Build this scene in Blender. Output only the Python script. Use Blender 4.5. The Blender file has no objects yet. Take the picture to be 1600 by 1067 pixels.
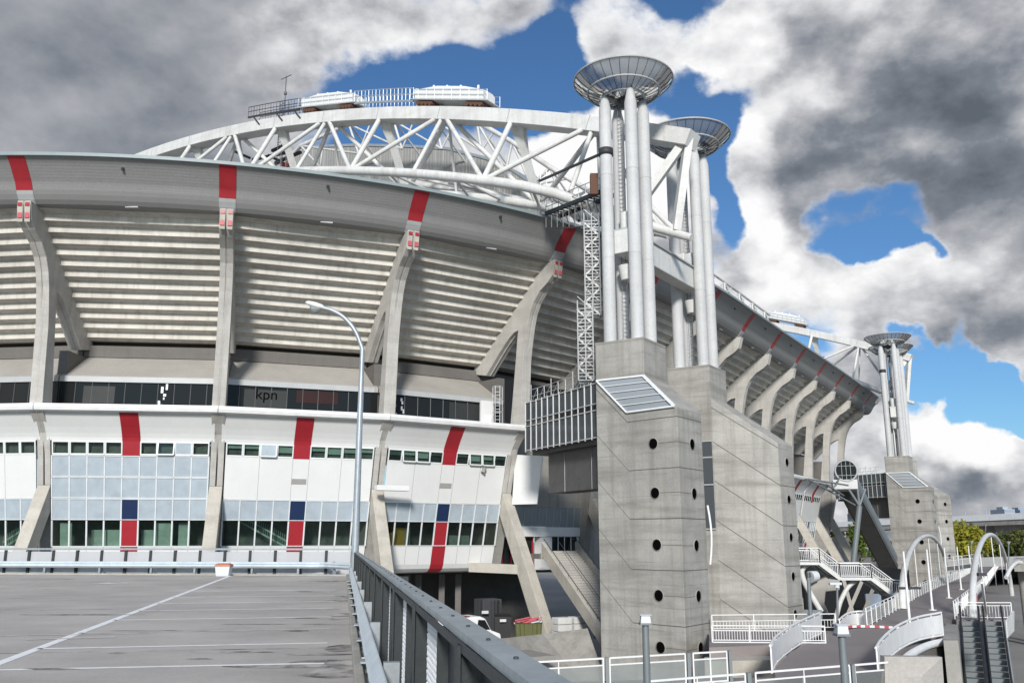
import bpy, math, random
from mathutils import Vector as V, Matrix
random.seed(7)
scn = bpy.context.scene
COL = scn.collection
# ------------------------------------------------------------------ survey
FPX, TH = 1405.75, 0.2172          # focal length (px of a 1600 px wide frame) and camera pitch
CT, ST = math.cos(TH), math.sin(TH)
def ray(u, v):
    x = (u-800)/FPX; y = (533.5-v)/FPX
    return V((x, CT-y*ST, ST+y*CT))
def dd(u, v, d):                    # surveyed point at horizontal distance d from the eye
    r = ray(u, v); return r*(d/math.hypot(r.x, r.y))
def zz(u, v, z):                    # surveyed point at height z
    r = ray(u, v); return r*(z/r.z)
def yy(u, v, y):
    r = ray(u, v); return r*(y/r.y)
def on_plane(u, v, p, n):
    r = ray(u, v); return r*(p.dot(n)/r.dot(n))
ZD, ZP, ZG = -1.65, -5.3, -9.5      # car park deck, promenade, street level (eye = 0)

# ------------------------------------------------------------------ materials
MATS = {}
def nodemat(name):
    m = bpy.data.materials.new(name); m.use_nodes = True
    nt = m.node_tree; b = nt.nodes['Principled BSDF']
    MATS[name] = m
    return m, nt, b
def L(nt, a, b): nt.links.new(a, b)
def noise(nt, vec, scale, detail=4, rough=.55):
    n = nt.nodes.new('ShaderNodeTexNoise'); n.inputs['Scale'].default_value = scale
    n.inputs['Detail'].default_value = detail; n.inputs['Roughness'].default_value = rough
    if vec: L(nt, vec, n.inputs['Vector'])
    return n.outputs['Fac']
def mapping(nt, scale):
    g = nt.nodes.new('ShaderNodeNewGeometry'); m = nt.nodes.new('ShaderNodeMapping')
    m.inputs['Scale'].default_value = scale; L(nt, g.outputs['Position'], m.inputs['Vector'])
    return m.outputs['Vector']
def ramp(nt, fac, stops):
    r = nt.nodes.new('ShaderNodeValToRGB'); e = r.color_ramp.elements
    while len(e) < len(stops): e.new(.5)
    for i, (p, c) in enumerate(stops):
        e[i].position = p; e[i].color = (c, c, c, 1) if isinstance(c, (int, float)) else (*c, 1)
    L(nt, fac, r.inputs['Fac']); return r.outputs['Color']
def mixc(nt, fac, a, b, mode='MIX'):
    m = nt.nodes.new('ShaderNodeMix'); m.data_type = 'RGBA'; m.blend_type = mode
    for s, x in ((m.inputs['Factor'], fac), (m.inputs['A'], a), (m.inputs['B'], b)):
        if isinstance(x, (int, float)): s.default_value = x
        elif isinstance(x, tuple): s.default_value = (*x, 1)
        else: L(nt, x, s)
    return m.outputs['Result']
def bump(nt, b, h, strength, dist=.02):
    n = nt.nodes.new('ShaderNodeBump'); n.inputs['Strength'].default_value = strength
    n.inputs['Distance'].default_value = dist; L(nt, h, n.inputs['Height']); L(nt, n.outputs['Normal'], b.inputs['Normal'])
def weathered(name, col, dirt=None, rough=.75, amt=.35, big=.35, streak=.5, fine=9, metal=0, bmp=.15, spec=.3, grain=.14, bandk=.5):
    """base colour with large blotches, rain streaks and fine grain"""
    m, nt, b = nodemat(name)
    dirt = dirt or tuple(c*.55 for c in col)
    v1 = mapping(nt, (1, 1, 1)); v2 = mapping(nt, (2.2, 2.2, .12)); v3 = mapping(nt, (.25, .25, 2.0))
    blot = ramp(nt, noise(nt, v1, big, 6, .62), [(.38, 0), (.68, 1)])
    strk = ramp(nt, noise(nt, v2, .9, 5, .6), [(.48, 0), (.74, 1)])
    band = ramp(nt, noise(nt, v3, .7, 3, .6), [(.45, 0), (.7, 1)])
    c = mixc(nt, blot, col, tuple(x*(1-.42*amt) for x in col))
    ms = nt.nodes.new('ShaderNodeMath'); ms.operation = 'MULTIPLY'; L(nt, strk, ms.inputs[0]); ms.inputs[1].default_value = streak*amt*1.6
    c = mixc(nt, ms.outputs[0], c, dirt)
    mb = nt.nodes.new('ShaderNodeMath'); mb.operation = 'MULTIPLY'; L(nt, band, mb.inputs[0]); mb.inputs[1].default_value = amt*bandk
    c = mixc(nt, mb.outputs[0], c, dirt)
    g = ramp(nt, noise(nt, v1, fine, 3, .7), [(.25, 1-grain), (.75, 1+grain*.57)])
    c = mixc(nt, 1.0, c, g, 'MULTIPLY')
    L(nt, c, b.inputs['Base Color']); b.inputs['Roughness'].default_value = rough
    b.inputs['Metallic'].default_value = metal; b.inputs['Specular IOR Level'].default_value = spec
    if bmp: bump(nt, b, noise(nt, v1, fine*1.5, 4, .7), bmp, .02)
    return m
def flat(name, col, rough=.5, metal=0, amt=.1, spec=.5):
    m, nt, b = nodemat(name)
    v1 = mapping(nt, (1, 1, 1))
    g = ramp(nt, noise(nt, v1, 1.3, 5, .65), [(.3, 1-amt), (.7, 1+amt*.4)])
    L(nt, mixc(nt, 1.0, col, g, 'MULTIPLY'), b.inputs['Base Color'])
    b.inputs['Roughness'].default_value = rough; b.inputs['Metallic'].default_value = metal
    b.inputs['Specular IOR Level'].default_value = spec
    return m
def glassy(name, tint, clear, rough=.05, tcol=None, ior=1.5):
    """sheet glass: fresnel reflection over part tinted-clear, part body colour"""
    m = bpy.data.materials.new(name); m.use_nodes = True; MATS[name] = m
    nt = m.node_tree; nt.nodes.clear()
    o = nt.nodes.new('ShaderNodeOutputMaterial'); d = nt.nodes.new('ShaderNodeBsdfDiffuse'); t = nt.nodes.new('ShaderNodeBsdfTransparent')
    g = nt.nodes.new('ShaderNodeBsdfGlossy'); f = nt.nodes.new('ShaderNodeFresnel'); f.inputs['IOR'].default_value = ior
    a = nt.nodes.new('ShaderNodeMixShader'); c = nt.nodes.new('ShaderNodeMixShader')
    d.inputs['Color'].default_value = (*tint, 1); t.inputs['Color'].default_value = (*(tcol or tint), 1); g.inputs['Roughness'].default_value = rough
    a.inputs[0].default_value = clear
    L(nt, d.outputs[0], a.inputs[1]); L(nt, t.outputs[0], a.inputs[2])
    L(nt, f.outputs[0], c.inputs[0]); L(nt, a.outputs[0], c.inputs[1]); L(nt, g.outputs[0], c.inputs[2]); L(nt, c.outputs[0], o.inputs['Surface'])
    return m
weathered('concrete', (.36, .345, .315), (.17, .16, .14), amt=.55, streak=.6)
weathered('tower_concrete', (.43, .415, .38), (.19, .178, .155), amt=.62, big=.3, streak=.5, bmp=.25, bandk=.95)
weathered('tier_concrete', (.70, .67, .61), (.34, .30, .245), amt=.55, big=.22, streak=.6)
weathered('column_concrete', (.53, .51, .475), (.22, .20, .17), amt=.45, streak=.5)
weathered('strut_concrete', (.54, .505, .44), (.25, .22, .18), amt=.45, streak=.4)
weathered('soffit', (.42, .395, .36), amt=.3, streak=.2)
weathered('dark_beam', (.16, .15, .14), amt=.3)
weathered('white_panel', (.75, .75, .738), (.60, .60, .57), rough=.45, amt=.13, streak=.6, bmp=.01, big=.3, grain=.03, bandk=.3)
weathered('white_steel', (.72, .72, .70), (.42, .38, .32), rough=.4, amt=.38, streak=.7, bmp=.03)
weathered('column_steel', (.56, .565, .565), (.36, .355, .34), rough=.6, amt=.3, streak=.6, bmp=.03)
weathered('asphalt', (.54, .505, .46), (.30, .275, .245), rough=.9, amt=.65, big=.3, streak=0, fine=30, bmp=.4, bandk=.1)
weathered('promenade', (.275, .245, .235), (.195, .172, .165), rough=.9, amt=.35, big=.2, streak=0, fine=20)
weathered('ground', (.30, .29, .27), (.2, .19, .17), rough=.95, amt=.5, big=.08, streak=0)
weathered('kerb', (.44, .42, .37), (.2, .18, .15), amt=.6, big=1.2, streak=0)
weathered('galvanised', (.40, .44, .47), (.24, .26, .27), rough=.4, metal=.35, amt=.4, big=1.5, streak=.3, bmp=.05)
weathered('rail_galv', (.72, .80, .84), (.48, .53, .55), rough=.38, metal=.25, amt=.35, big=1.2, streak=.2, bmp=.05)
weathered('fence_dark', (.036, .043, .046), (.02, .024, .025), rough=.5, amt=.4, big=1.4)
weathered('fence_cap', (.42, .465, .475), (.2, .235, .24), rough=.45, metal=.3, amt=.6, big=1.6, streak=.2)
weathered('pale_wall', (.68, .68, .66), (.4, .4, .38), amt=.3)
flat('red', (.36, .022, .032), .38); flat('blue', (.012, .028, .085), .4); flat('mark_red', (.5, .09, .11), .5)
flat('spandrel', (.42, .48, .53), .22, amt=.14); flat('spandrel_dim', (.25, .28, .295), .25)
flat('white', (.78, .78, .77), .4); flat('frame_grey', (.42, .43, .43), .4); flat('frame_white', (.72, .74, .74), .35)
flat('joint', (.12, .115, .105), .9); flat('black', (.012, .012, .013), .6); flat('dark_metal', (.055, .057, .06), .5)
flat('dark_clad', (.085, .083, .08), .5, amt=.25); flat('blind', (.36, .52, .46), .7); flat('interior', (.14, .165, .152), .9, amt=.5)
flat('green_inside', (.42, .56, .49), .7, amt=.3); flat('yellow', (.75, .48, .06), .5); flat('orange', (.50, .19, .10), .6); flat('gutter', (.24, .29, .30), .5)
flat('bin_white', (.62, .65, .67), .5); flat('post_grey', (.20, .225, .235), .45, metal=.2); flat('vent_grey', (.34, .33, .31), .6)
flat('olive', (.10, .105, .03), .6); flat('rubber', (.02, .02, .02), .6); flat('bark', (.09, .07, .05), .9); flat('rust', (.12, .055, .035), .8)
flat('far_grey', (.36, .40, .45), .7); flat('far_blue', (.26, .31, .39), .7); flat('tyre_red', (.25, .03, .03), .8)
flat('crane_dark', (.04, .04, .045), .6); flat('brick_red', (.2, .06, .05), .9)
flat('white_line', (.66, .66, .64), .8, amt=.25); flat('graphic_red', (.030, .010, .010), .5, spec=.2); flat('graphic_grey', (.036, .039, .039), .5, spec=.2)
flat('graphic_dark', (.004, .004, .004), .8, spec=.0)
glassy('dark_glass', (.016, .018, .018), .05, .03, ior=1.3)
glassy('clear_glass', (.02, .03, .028), .85, .03, (.88, .93, .905), ior=1.35)
glassy('roof_glass', (.30, .325, .345), .05, .12, ior=1.3)
glassy('bridge_glass', (.085, .095, .105), .05, .1, ior=1.22)
glassy('dish_glass', (.30, .33, .36), .40, .1, (.5, .54, .58), ior=1.3)
glassy('rail_glass', (.5, .52, .52), .72, .05, (.8, .84, .83))
glassy('screen_panel', (.57, .58, .60), .25, .25, (.9, .9, .9))
glassy('perforated_white', (.86, .87, .88), .08, .4, (.9, .9, .9), ior=1.2)
# faint lift lines of the formwork, 1.32 m apart
m = MATS['tower_concrete']; nt = m.node_tree; b = nt.nodes['Principled BSDF']; src = b.inputs['Base Color'].links[0].from_socket
sx = nt.nodes.new('ShaderNodeSeparateXYZ'); L(nt, mapping(nt, (1, 1, .758)), sx.inputs[0])
fr = nt.nodes.new('ShaderNodeMath'); fr.operation = 'FRACT'; L(nt, sx.outputs['Z'], fr.inputs[0])
ln_ = ramp(nt, fr.outputs[0], [(0, .8), (.025, .25), (.06, 0)])
br_ = ramp(nt, noise(nt, mapping(nt, (.6, .6, .9)), 1.2, 4, .6), [(.38, 0), (.62, 1)])
mu = nt.nodes.new('ShaderNodeMath'); mu.operation = 'MULTIPLY'; L(nt, ln_, mu.inputs[0]); L(nt, br_, mu.inputs[1])
L(nt, mixc(nt, mu.outputs[0], src, (.16, .152, .138)), b.inputs['Base Color'])
# worn paint lines
m, nt, b = nodemat('worn_line')
v = mapping(nt, (1, 1, 1))
f = ramp(nt, noise(nt, v, 2.5, 6, .75), [(.28, 0), (.46, 1)])
L(nt, mixc(nt, f, (.51, .48, .44), (.90, .90, .88)), b.inputs['Base Color']); b.inputs['Roughness'].default_value = .85
m, nt, b = nodemat('faint_line')
v = mapping(nt, (1, 1, 1))
f = ramp(nt, noise(nt, v, 2.2, 6, .8), [(.44, 0), (.66, .85)])
L(nt, mixc(nt, f, (.51, .48, .44), (.86, .86, .84)), b.inputs['Base Color']); b.inputs['Roughness'].default_value = .85
# oil stain / seam on the deck
m, nt, b = nodemat('stain')
v = mapping(nt, (1, 1, 1))
f = ramp(nt, noise(nt, v, 1.6, 6, .7), [(.42, 0), (.62, 1)])
L(nt, mixc(nt, f, (.50, .47, .43), (.10, .095, .088)), b.inputs['Base Color']); b.inputs['Roughness'].default_value = .8
# ribbed roof fascia and cladding
def ribbed(name, col, freq, axis='Z', strength=.5, amt=.25):
    m = weathered(name, col, rough=.5, amt=amt, bmp=0)
    nt = m.node_tree; b = nt.nodes['Principled BSDF']
    w = nt.nodes.new('ShaderNodeTexWave'); w.bands_direction = axis; w.inputs['Scale'].default_value = freq; w.inputs['Distortion'].default_value = 0
    L(nt, mapping(nt, (1, 1, 1)), w.inputs['Vector']); bump(nt, b, w.outputs['Fac'], strength, .06)
    return m
ribbed('fascia', (.28, .28, .275), 1.9, strength=.07, amt=.12)
weathered('fascia_strip', (.265, .263, .256), rough=.6, amt=.12, bmp=0, grain=.04)
ribbed('roof_sheet', (.33, .33, .315), .9, 'X')
# two-sided leaves
def leafmat(name, a, b2):
    m = bpy.data.materials.new(name); m.use_nodes = True; MATS[name] = m
    nt = m.node_tree; nt.nodes.clear()
    o = nt.nodes.new('ShaderNodeOutputMaterial'); d = nt.nodes.new('ShaderNodeBsdfDiffuse'); t = nt.nodes.new('ShaderNodeBsdfTranslucent'); x = nt.nodes.new('ShaderNodeMixShader')
    x.inputs[0].default_value = .3
    c = mixc(nt, ramp(nt, noise(nt, mapping(nt, (1, 1, 1)), .7, 4, .6), [(.35, 0), (.65, 1)]), a, b2)
    L(nt, c, d.inputs['Color']); L(nt, c, t.inputs['Color']); L(nt, d.outputs[0], x.inputs[1]); L(nt, t.outputs[0], x.inputs[2]); L(nt, x.outputs[0], o.inputs['Surface'])
leafmat('leaf_green', (.09, .14, .03), (.17, .22, .05)); leafmat('leaf_yellow', (.22, .25, .04), (.40, .36, .06)); leafmat('leaf_dark', (.09, .12, .04), (.16, .17, .055))

# ------------------------------------------------------------------ object helpers
def tag(o, label=None, cat=None, group=None, kind=None):
    for k, x in (('label', label), ('category', cat), ('group', group), ('kind', kind)):
        if x: o[k] = x
    return o
def thing(name, loc, label, cat, group=None):
    o = bpy.data.objects.new(name, None); COL.objects.link(o); o.location = loc
    o.empty_display_size = .3
    return tag(o, label, cat, group)
def wloc(o):
    p = V((0, 0, 0))
    while o is not None: p += V(o.location); o = o.parent
    return p
def dup(root, delta, label=None, group=None, rotz=0, scale=1):
    def cp(o, parent):
        c = o.copy(); COL.objects.link(c); c.parent = parent
        for ch in list(o.children): cp(ch, c)
        return c
    r = cp(root, None); r.location = V(root.location)+V(delta); r.rotation_euler.z += rotz; r.scale = (scale,)*3
    if label: r['label'] = label
    if group: r['group'] = group
    return r
class M:
    def __init__(s): s.v = []; s.f = []; s.sm = []
    def add(s, vs, fs, smooth=False):
        n = len(s.v); s.v += [V(x) for x in vs]; s.f += [[n+i for i in f] for f in fs]; s.sm += [smooth]*len(fs); return s
    def obox(s, c, ax, ay, az):
        c, ax, ay, az = V(c), V(ax), V(ay), V(az)
        vs = [c+ax*i+ay*j+az*k for i in (-1, 1) for j in (-1, 1) for k in (-1, 1)]
        fs = [(0, 1, 3, 2), (4, 6, 7, 5), (0, 4, 5, 1), (2, 3, 7, 6), (0, 2, 6, 4), (1, 5, 7, 3)]
        return s.add(vs, fs)
    def box(s, c, sx, sy, sz, rz=0):
        a, b = math.cos(rz), math.sin(rz)
        return s.obox(c, V((a, b, 0))*sx/2, V((-b, a, 0))*sy/2, V((0, 0, sz/2)))
    def beam(s, p, q, w, h, up=(0, 0, 1)):
        p, q, up = V(p), V(q), V(up); d = q-p
        if d.length < 1e-6: return s
        x = d.cross(up)
        if x.length < 1e-4: x = d.cross(V((1, 0, 0)))
        x.normalize(); y = x.cross(d).normalized()
        return s.obox((p+q)/2, d/2, x*w/2, y*h/2)
    def prism(s, poly, vec):
        vec = V(vec); n = len(poly); vs = [V(p) for p in poly]+[V(p)+vec for p in poly]
        fs = [list(range(n))[::-1], list(range(n, 2*n))]+[(i, (i+1) % n, n+(i+1) % n, n+i) for i in range(n)]
        return s.add(vs, fs)
    def loft(s, rings, closed=True, cap=True, smooth=False):
        n = len(rings[0]); vs = [p for r in rings for p in r]; fs = []
        for i in range(len(rings)-1):
            for j in range(n if closed else n-1):
                k = (j+1) % n; fs.append((i*n+j, i*n+k, (i+1)*n+k, (i+1)*n+j))
        s.add(vs, fs, smooth)
        if cap and closed:
            s.add(rings[0], [list(range(n))[::-1]]); s.add(rings[-1], [list(range(n))])
        return s
    def tube(s, path, r, n=8, cap=True):
        path = [V(p) for p in path]; rr = r if isinstance(r, (list, tuple)) else [r]*len(path); rings = []
        t0 = (path[1]-path[0]).normalized(); u = t0.cross(V((0, 0, 1)))
        if u.length < 1e-3: u = t0.cross(V((0, 1, 0)))
        u.normalize()
        for i, p in enumerate(path):
            a = path[max(i-1, 0)]; b = path[min(i+1, len(path)-1)]; t = (b-a).normalized()
            u = (u-t*u.dot(t)).normalized(); w = t.cross(u)
            rings.append([p+(u*math.cos(k*2*math.pi/n)+w*math.sin(k*2*math.pi/n))*rr[i] for k in range(n)])
        return s.loft(rings, True, cap, n > 5)
    def lathe(s, c, prof, n=32, smooth=True):
        c = V(c)
        return s.loft([[c+V((r*math.cos(k*2*math.pi/n), r*math.sin(k*2*math.pi/n), z)) for k in range(n)] for r, z in prof], True, False, smooth)
    def quad(s, *p): return s.add(p, [tuple(range(len(p)))])
    def sheet(s, p, t):                # polygon given a thickness along its own normal
        p = [V(x) for x in p]; n = (p[1]-p[0]).cross(p[2]-p[0]).normalized(); return s.prism(p, n*t)
    def build(s, name, mat, parent=None, bevel=0, label=None):
        me = bpy.data.meshes.new(name); org = wloc(parent) if parent else V((0, 0, 0))
        me.from_pydata([tuple(x-org) for x in s.v], [], s.f)
        me.polygons.foreach_set('use_smooth', s.sm)
        me.materials.append(MATS[mat]); me.validate(); me.update()
        import bmesh
        bm = bmesh.new(); bm.from_mesh(me); bmesh.ops.recalc_face_normals(bm, faces=bm.faces); bm.to_mesh(me); bm.free()
        o = bpy.data.objects.new(name, me); COL.objects.link(o)
        if parent: o.parent = parent
        if bevel:
            b = o.modifiers.new('b', 'BEVEL'); b.width = bevel; b.segments = 2; b.limit_method = 'ANGLE'; b.angle_limit = .6
        if label: o['label'] = label
        return o
def lerp(a, b, t): return a+(b-a)*t
def structure(o): o['kind'] = 'structure'; return o
UP = V((0, 0, 1))
# ------------------------------------------------------------------ camera, sky, sun
cam = bpy.data.cameras.new('camera'); cam_o = bpy.data.objects.new('camera', cam); COL.objects.link(cam_o)
cam.sensor_width = 36; cam.lens = FPX/1600*36; cam.clip_end = 6000; cam.clip_start = .1
cam_o.rotation_euler = (math.pi/2+TH, 0, 0); scn.camera = cam_o
scn.view_settings.view_transform = 'Standard'; scn.view_settings.look = 'None'; scn.view_settings.gamma = 1; scn.view_settings.exposure = 0.7
SUN = V((-.02, -.87, .36)).normalized()
sl = bpy.data.lights.new('sun', 'SUN'); sl.energy = 2.5; sl.angle = math.radians(8); sl.color = (1, .965, .91)
so = bpy.data.objects.new('sun', sl); COL.objects.link(so); so.rotation_euler = (-SUN).to_track_quat('-Z', 'Y').to_euler()
w = bpy.data.worlds.new('World'); scn.world = w; w.use_nodes = True
nt = w.node_tree; bg = nt.nodes['Background']
sky = nt.nodes.new('ShaderNodeTexSky'); sky.sky_type = 'NISHITA'; sky.sun_disc = False
sky.sun_elevation = math.asin(SUN.z); sky.sun_rotation = math.atan2(SUN.x, SUN.y)
sky.air_density = 1.0; sky.dust_density = .3; sky.ozone_density = 3.0
tc = nt.nodes.new('ShaderNodeTexCoord'); DIR = tc.outputs['Generated']
def mth(op, a, b=None, clamp=False):
    n = nt.nodes.new('ShaderNodeMath'); n.operation = op; n.use_clamp = clamp
    for i, x in enumerate((a, b)):
        if x is None: continue
        if isinstance(x, (int, float)): n.inputs[i].default_value = x
        else: L(nt, x, n.inputs[i])
    return n.outputs[0]
def mrange(x, a, b, c, d, kind='SMOOTHSTEP'):
    n = nt.nodes.new('ShaderNodeMapRange'); n.interpolation_type = kind
    for k, y in zip(('From Min', 'From Max', 'To Min', 'To Max'), (a, b, c, d)): n.inputs[k].default_value = y
    L(nt, x, n.inputs['Value']); return n.outputs[0]
# warp the look-up direction a little so that cloud masses get ragged outlines
def vmath(op, a, b, c=None):
    n = nt.nodes.new('ShaderNodeVectorMath'); n.operation = op
    for i, x in enumerate((a, b, c)):
        if x is None: continue
        if isinstance(x, tuple): n.inputs[i].default_value = x
        else: L(nt, x, n.inputs[i])
    return n.outputs[0]
wn = nt.nodes.new('ShaderNodeTexNoise'); wn.inputs['Scale'].default_value = 6; wn.inputs['Detail'].default_value = 6; L(nt, DIR, wn.inputs['Vector'])
WD = vmath('NORMALIZE', vmath('MULTIPLY_ADD', vmath('SUBTRACT', wn.outputs['Color'], (.5, .5, .5)), (.24, .24, .24), DIR), None)
def blobs(lst, vec):
    acc = None
    for u, v_, r0, r1, wt in lst:
        d = ray(u, v_).normalized(); k = 1/FPX/(1+((u-800)**2+(v_-533)**2)/FPX**2)
        n = nt.nodes.new('ShaderNodeVectorMath'); n.operation = 'DOT_PRODUCT'; L(nt, vec, n.inputs[0]); n.inputs[1].default_value = d
        g = mrange(n.outputs['Value'], math.cos(r1*k), math.cos(r0*k), 0, wt)
        acc = g if acc is None else mth('ADD', acc, g)
    return acc
def sky_noise(scale, detail, rough, off=(0, 0, 0), sc=(1, 1, 1.5), vec=None):
    mp = nt.nodes.new('ShaderNodeMapping'); mp.inputs['Location'].default_value = off; mp.inputs['Scale'].default_value = sc; L(nt, vec or DIR, mp.inputs['Vector'])
    n = nt.nodes.new('ShaderNodeTexNoise'); n.inputs['Scale'].default_value = scale; n.inputs['Detail'].default_value = detail; n.inputs['Roughness'].default_value = rough
    L(nt, mp.outputs[0], n.inputs['Vector']); return n.outputs['Fac']
COVER = [  # where cloud stands (+) and where blue shows (-)
    (60, 120, 330, 520, .6), (330, 60, 150, 330, .34), (520, 10, 60, 170, .22), (640, 30, 30, 110, .16), (800, 25, 50, 120, .30), (1010, 35, 50, 105, .34), (1075, 140, 20, 70, .10),
    (890, 75, 15, 90, -.26), (640, 145, 30, 140, -.34), (850, 140, 40, 150, -.42), (740, 130, 40, 140, -.3), (570, 170, 30, 120, -.22), (1085, 190, 30, 100, -.30), (1150, 240, 20, 95, -.62), (1095, 330, 15, 70, -.16),
    (1290, 130, 170, 240, .55), (1450, 220, 150, 230, .5), (1560, 120, 120, 220, .5), (915, 285, 50, 150, .62), (980, 330, 40, 120, .3), (850, 250, 20, 90, .25), (1150, 70, 50, 100, .4), (1560, 380, 60, 120, .4),
    (1215, 300, 40, 120, .55), (1225, 370, 60, 150, .3), (1290, 440, 80, 160, .42), (1160, 430, 60, 120, .30), (1490, 475, 80, 140, .6), (1590, 485, 60, 110, .55), (1400, 500, 40, 100, .45), (1372, 360, 5, 90, -.78), (1400, 425, 4, 50, -.3), (1345, 300, 6, 40, -.2), (1400, 420, 6, 55, -.45), (1120, 300, 25, 60, -.22),
    (1520, 592, 25, 70, -.6), (1440, 590, 20, 60, -.5), (1590, 598, 20, 60, -.4), (1460, 690, 60, 120, .6), (1575, 695, 60, 120, .6), (1330, 650, 60, 130, .45), (1500, 790, 120, 200, .5), (1300, 780, 100, 200, .4)]
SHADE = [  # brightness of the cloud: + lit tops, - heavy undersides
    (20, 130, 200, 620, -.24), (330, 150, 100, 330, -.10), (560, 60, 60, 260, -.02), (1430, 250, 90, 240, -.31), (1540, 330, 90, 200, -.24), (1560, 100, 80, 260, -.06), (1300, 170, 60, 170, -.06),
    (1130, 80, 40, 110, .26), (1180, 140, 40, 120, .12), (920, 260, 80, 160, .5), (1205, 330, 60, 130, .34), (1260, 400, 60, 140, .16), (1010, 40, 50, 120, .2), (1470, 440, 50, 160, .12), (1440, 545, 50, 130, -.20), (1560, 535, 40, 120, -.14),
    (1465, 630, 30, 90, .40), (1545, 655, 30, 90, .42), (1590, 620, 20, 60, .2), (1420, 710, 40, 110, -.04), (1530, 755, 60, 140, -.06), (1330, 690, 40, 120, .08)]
n1 = sky_noise(5.0, 11, .6); n3 = sky_noise(2.2, 4, .5, (5, 2, 1))
dens = mth('ADD', mth('ADD', mth('MULTIPLY', n1, 2.2), -.60), blobs(COVER, WD))
mask = mrange(dens, .42, .84, 0, 1)
# relief: compare the billows here with those a little higher up, so tops come out light and bases dark
UPD = vmath('ADD', DIR, (0, 0, .028))
ra = sky_noise(8.5, 9, .56, (3, 1, 7)); rb = sky_noise(8.5, 5, .5, (3, 1, 7), vec=UPD)
calm = mth('SUBTRACT', 1.0, blobs([(40, 110, 260, 560, .62)], DIR))      # the veil on the left is smoother than the heaps on the right
rel = mth('MULTIPLY', mth('MULTIPLY', mth('SUBTRACT', ra, rb), 1.45), calm)
n4 = mth('ADD', mth('MULTIPLY', mth('SUBTRACT', sky_noise(4.0, 7, .6, (1, 4, 2)), .5), calm), .5)
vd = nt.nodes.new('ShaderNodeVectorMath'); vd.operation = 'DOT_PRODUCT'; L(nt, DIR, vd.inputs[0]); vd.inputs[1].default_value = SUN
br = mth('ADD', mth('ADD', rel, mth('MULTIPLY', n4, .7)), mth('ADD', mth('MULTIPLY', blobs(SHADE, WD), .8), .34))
br = mth('ADD', br, mrange(vd.outputs['Value'], 0, .85, 0, .5))  # clouds round the sun, behind the camera, brightened as added frontal fill
br = mth('ADD', br, mrange(dens, .56, .95, .13, -.05))
crmp = nt.nodes.new('ShaderNodeValToRGB'); e = crmp.color_ramp.elements
for p, c in ((.08, (.115, .135, .165)), (.32, (.205, .23, .27)), (.55, (.43, .44, .47)), (.78, (.76, .765, .78)), (.98, (.98, .98, .98))):
    x = e.new(p); x.color = (*c, 1)
e.remove(e[0]); e.remove(e[-1])
L(nt, br, crmp.inputs['Fac'])
skys = nt.nodes.new('ShaderNodeVectorMath'); skys.operation = 'SCALE'; L(nt, sky.outputs[0], skys.inputs[0]); skys.inputs['Scale'].default_value = .66
cls = nt.nodes.new('ShaderNodeVectorMath'); cls.operation = 'SCALE'; L(nt, crmp.outputs['Color'], cls.inputs[0]); cls.inputs['Scale'].default_value = 6.2
mixn = nt.nodes.new('ShaderNodeMix'); mixn.data_type = 'RGBA'; mixn.clamp_result = False
L(nt, mask, mixn.inputs['Factor']); L(nt, vmath('MULTIPLY', skys.outputs[0], (.60, .84, 1.04)), mixn.inputs['A']); L(nt, cls.outputs[0], mixn.inputs['B'])
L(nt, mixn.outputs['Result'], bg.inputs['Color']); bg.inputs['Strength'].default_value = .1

# ------------------------------------------------------------------ stadium plan: column axes round the curved facade
PLAN = [(-33.877, 68.153, -.369), (-22.413, 69.450, 13.279), (-11.565, 73.378, 26.527), (-1.918, 79.706, 40.003), (6.147, 87.957, 51.301), (12.887, 97.320, 57.205),
        (19.044, 107.078, 58.298), (25.15, 116.867, 57.790), (31.318, 126.617, 57.575), (37.485, 136.368, 57.801), (43.606, 146.147, 58.111), (49.675, 155.959, 58.417), (55.686, 165.807, 58.791), (61.632, 175.695, 59.164)]
CPT, CN = [], []
for x, y, h in [(-45.27, 69.56, -14.0)]+PLAN:
    h = math.radians(h); n = V((math.sin(h), -math.cos(h), 0)); CN.append(n); CPT.append(V((x, y, 0))+n*4.3)
def S(i, o, z):
    k = min(max(int(math.floor(i+1)), 0), len(CPT)-2); f = i+1-k
    return lerp(CPT[k], CPT[k+1], f)+lerp(CN[k], CN[k+1], f)*o+V((0, 0, z))
def cat(a, b, c, d, t): return .5*((2*b)+(c-a)*t+(2*a-5*b+4*c-d)*t*t+(3*b-a-3*c+d)*t**3)
def SS(i, o, z):
    k = min(max(int(math.floor(i+1)), 0), len(CPT)-2); f = i+1-k; g = lambda A, j: A[min(max(j, 0), len(A)-1)]
    if k == 0: a = 2*CPT[0]-CPT[1]; an = 2*CN[0]-CN[1]
    else: a = CPT[k-1]; an = CN[k-1]
    return cat(a, CPT[k], g(CPT, k+1), g(CPT, k+2), f)+cat(an, CN[k], g(CN, k+1), g(CN, k+2), f)*o+V((0, 0, z))
def solid(mb, prof, i0, i1, n=1, fn=S):          # closed (o,z) profile run along the facade
    return mb.loft([[fn(lerp(i0, i1, j/n), o, z) for o, z in prof] for j in range(n+1)], True, True)
stadium = thing('stadium', CPT[4]+V((0, 0, ZG)), 'curved concrete stadium with raked seating tiers on Y shaped columns and a grey roof rim', 'stadium')
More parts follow.
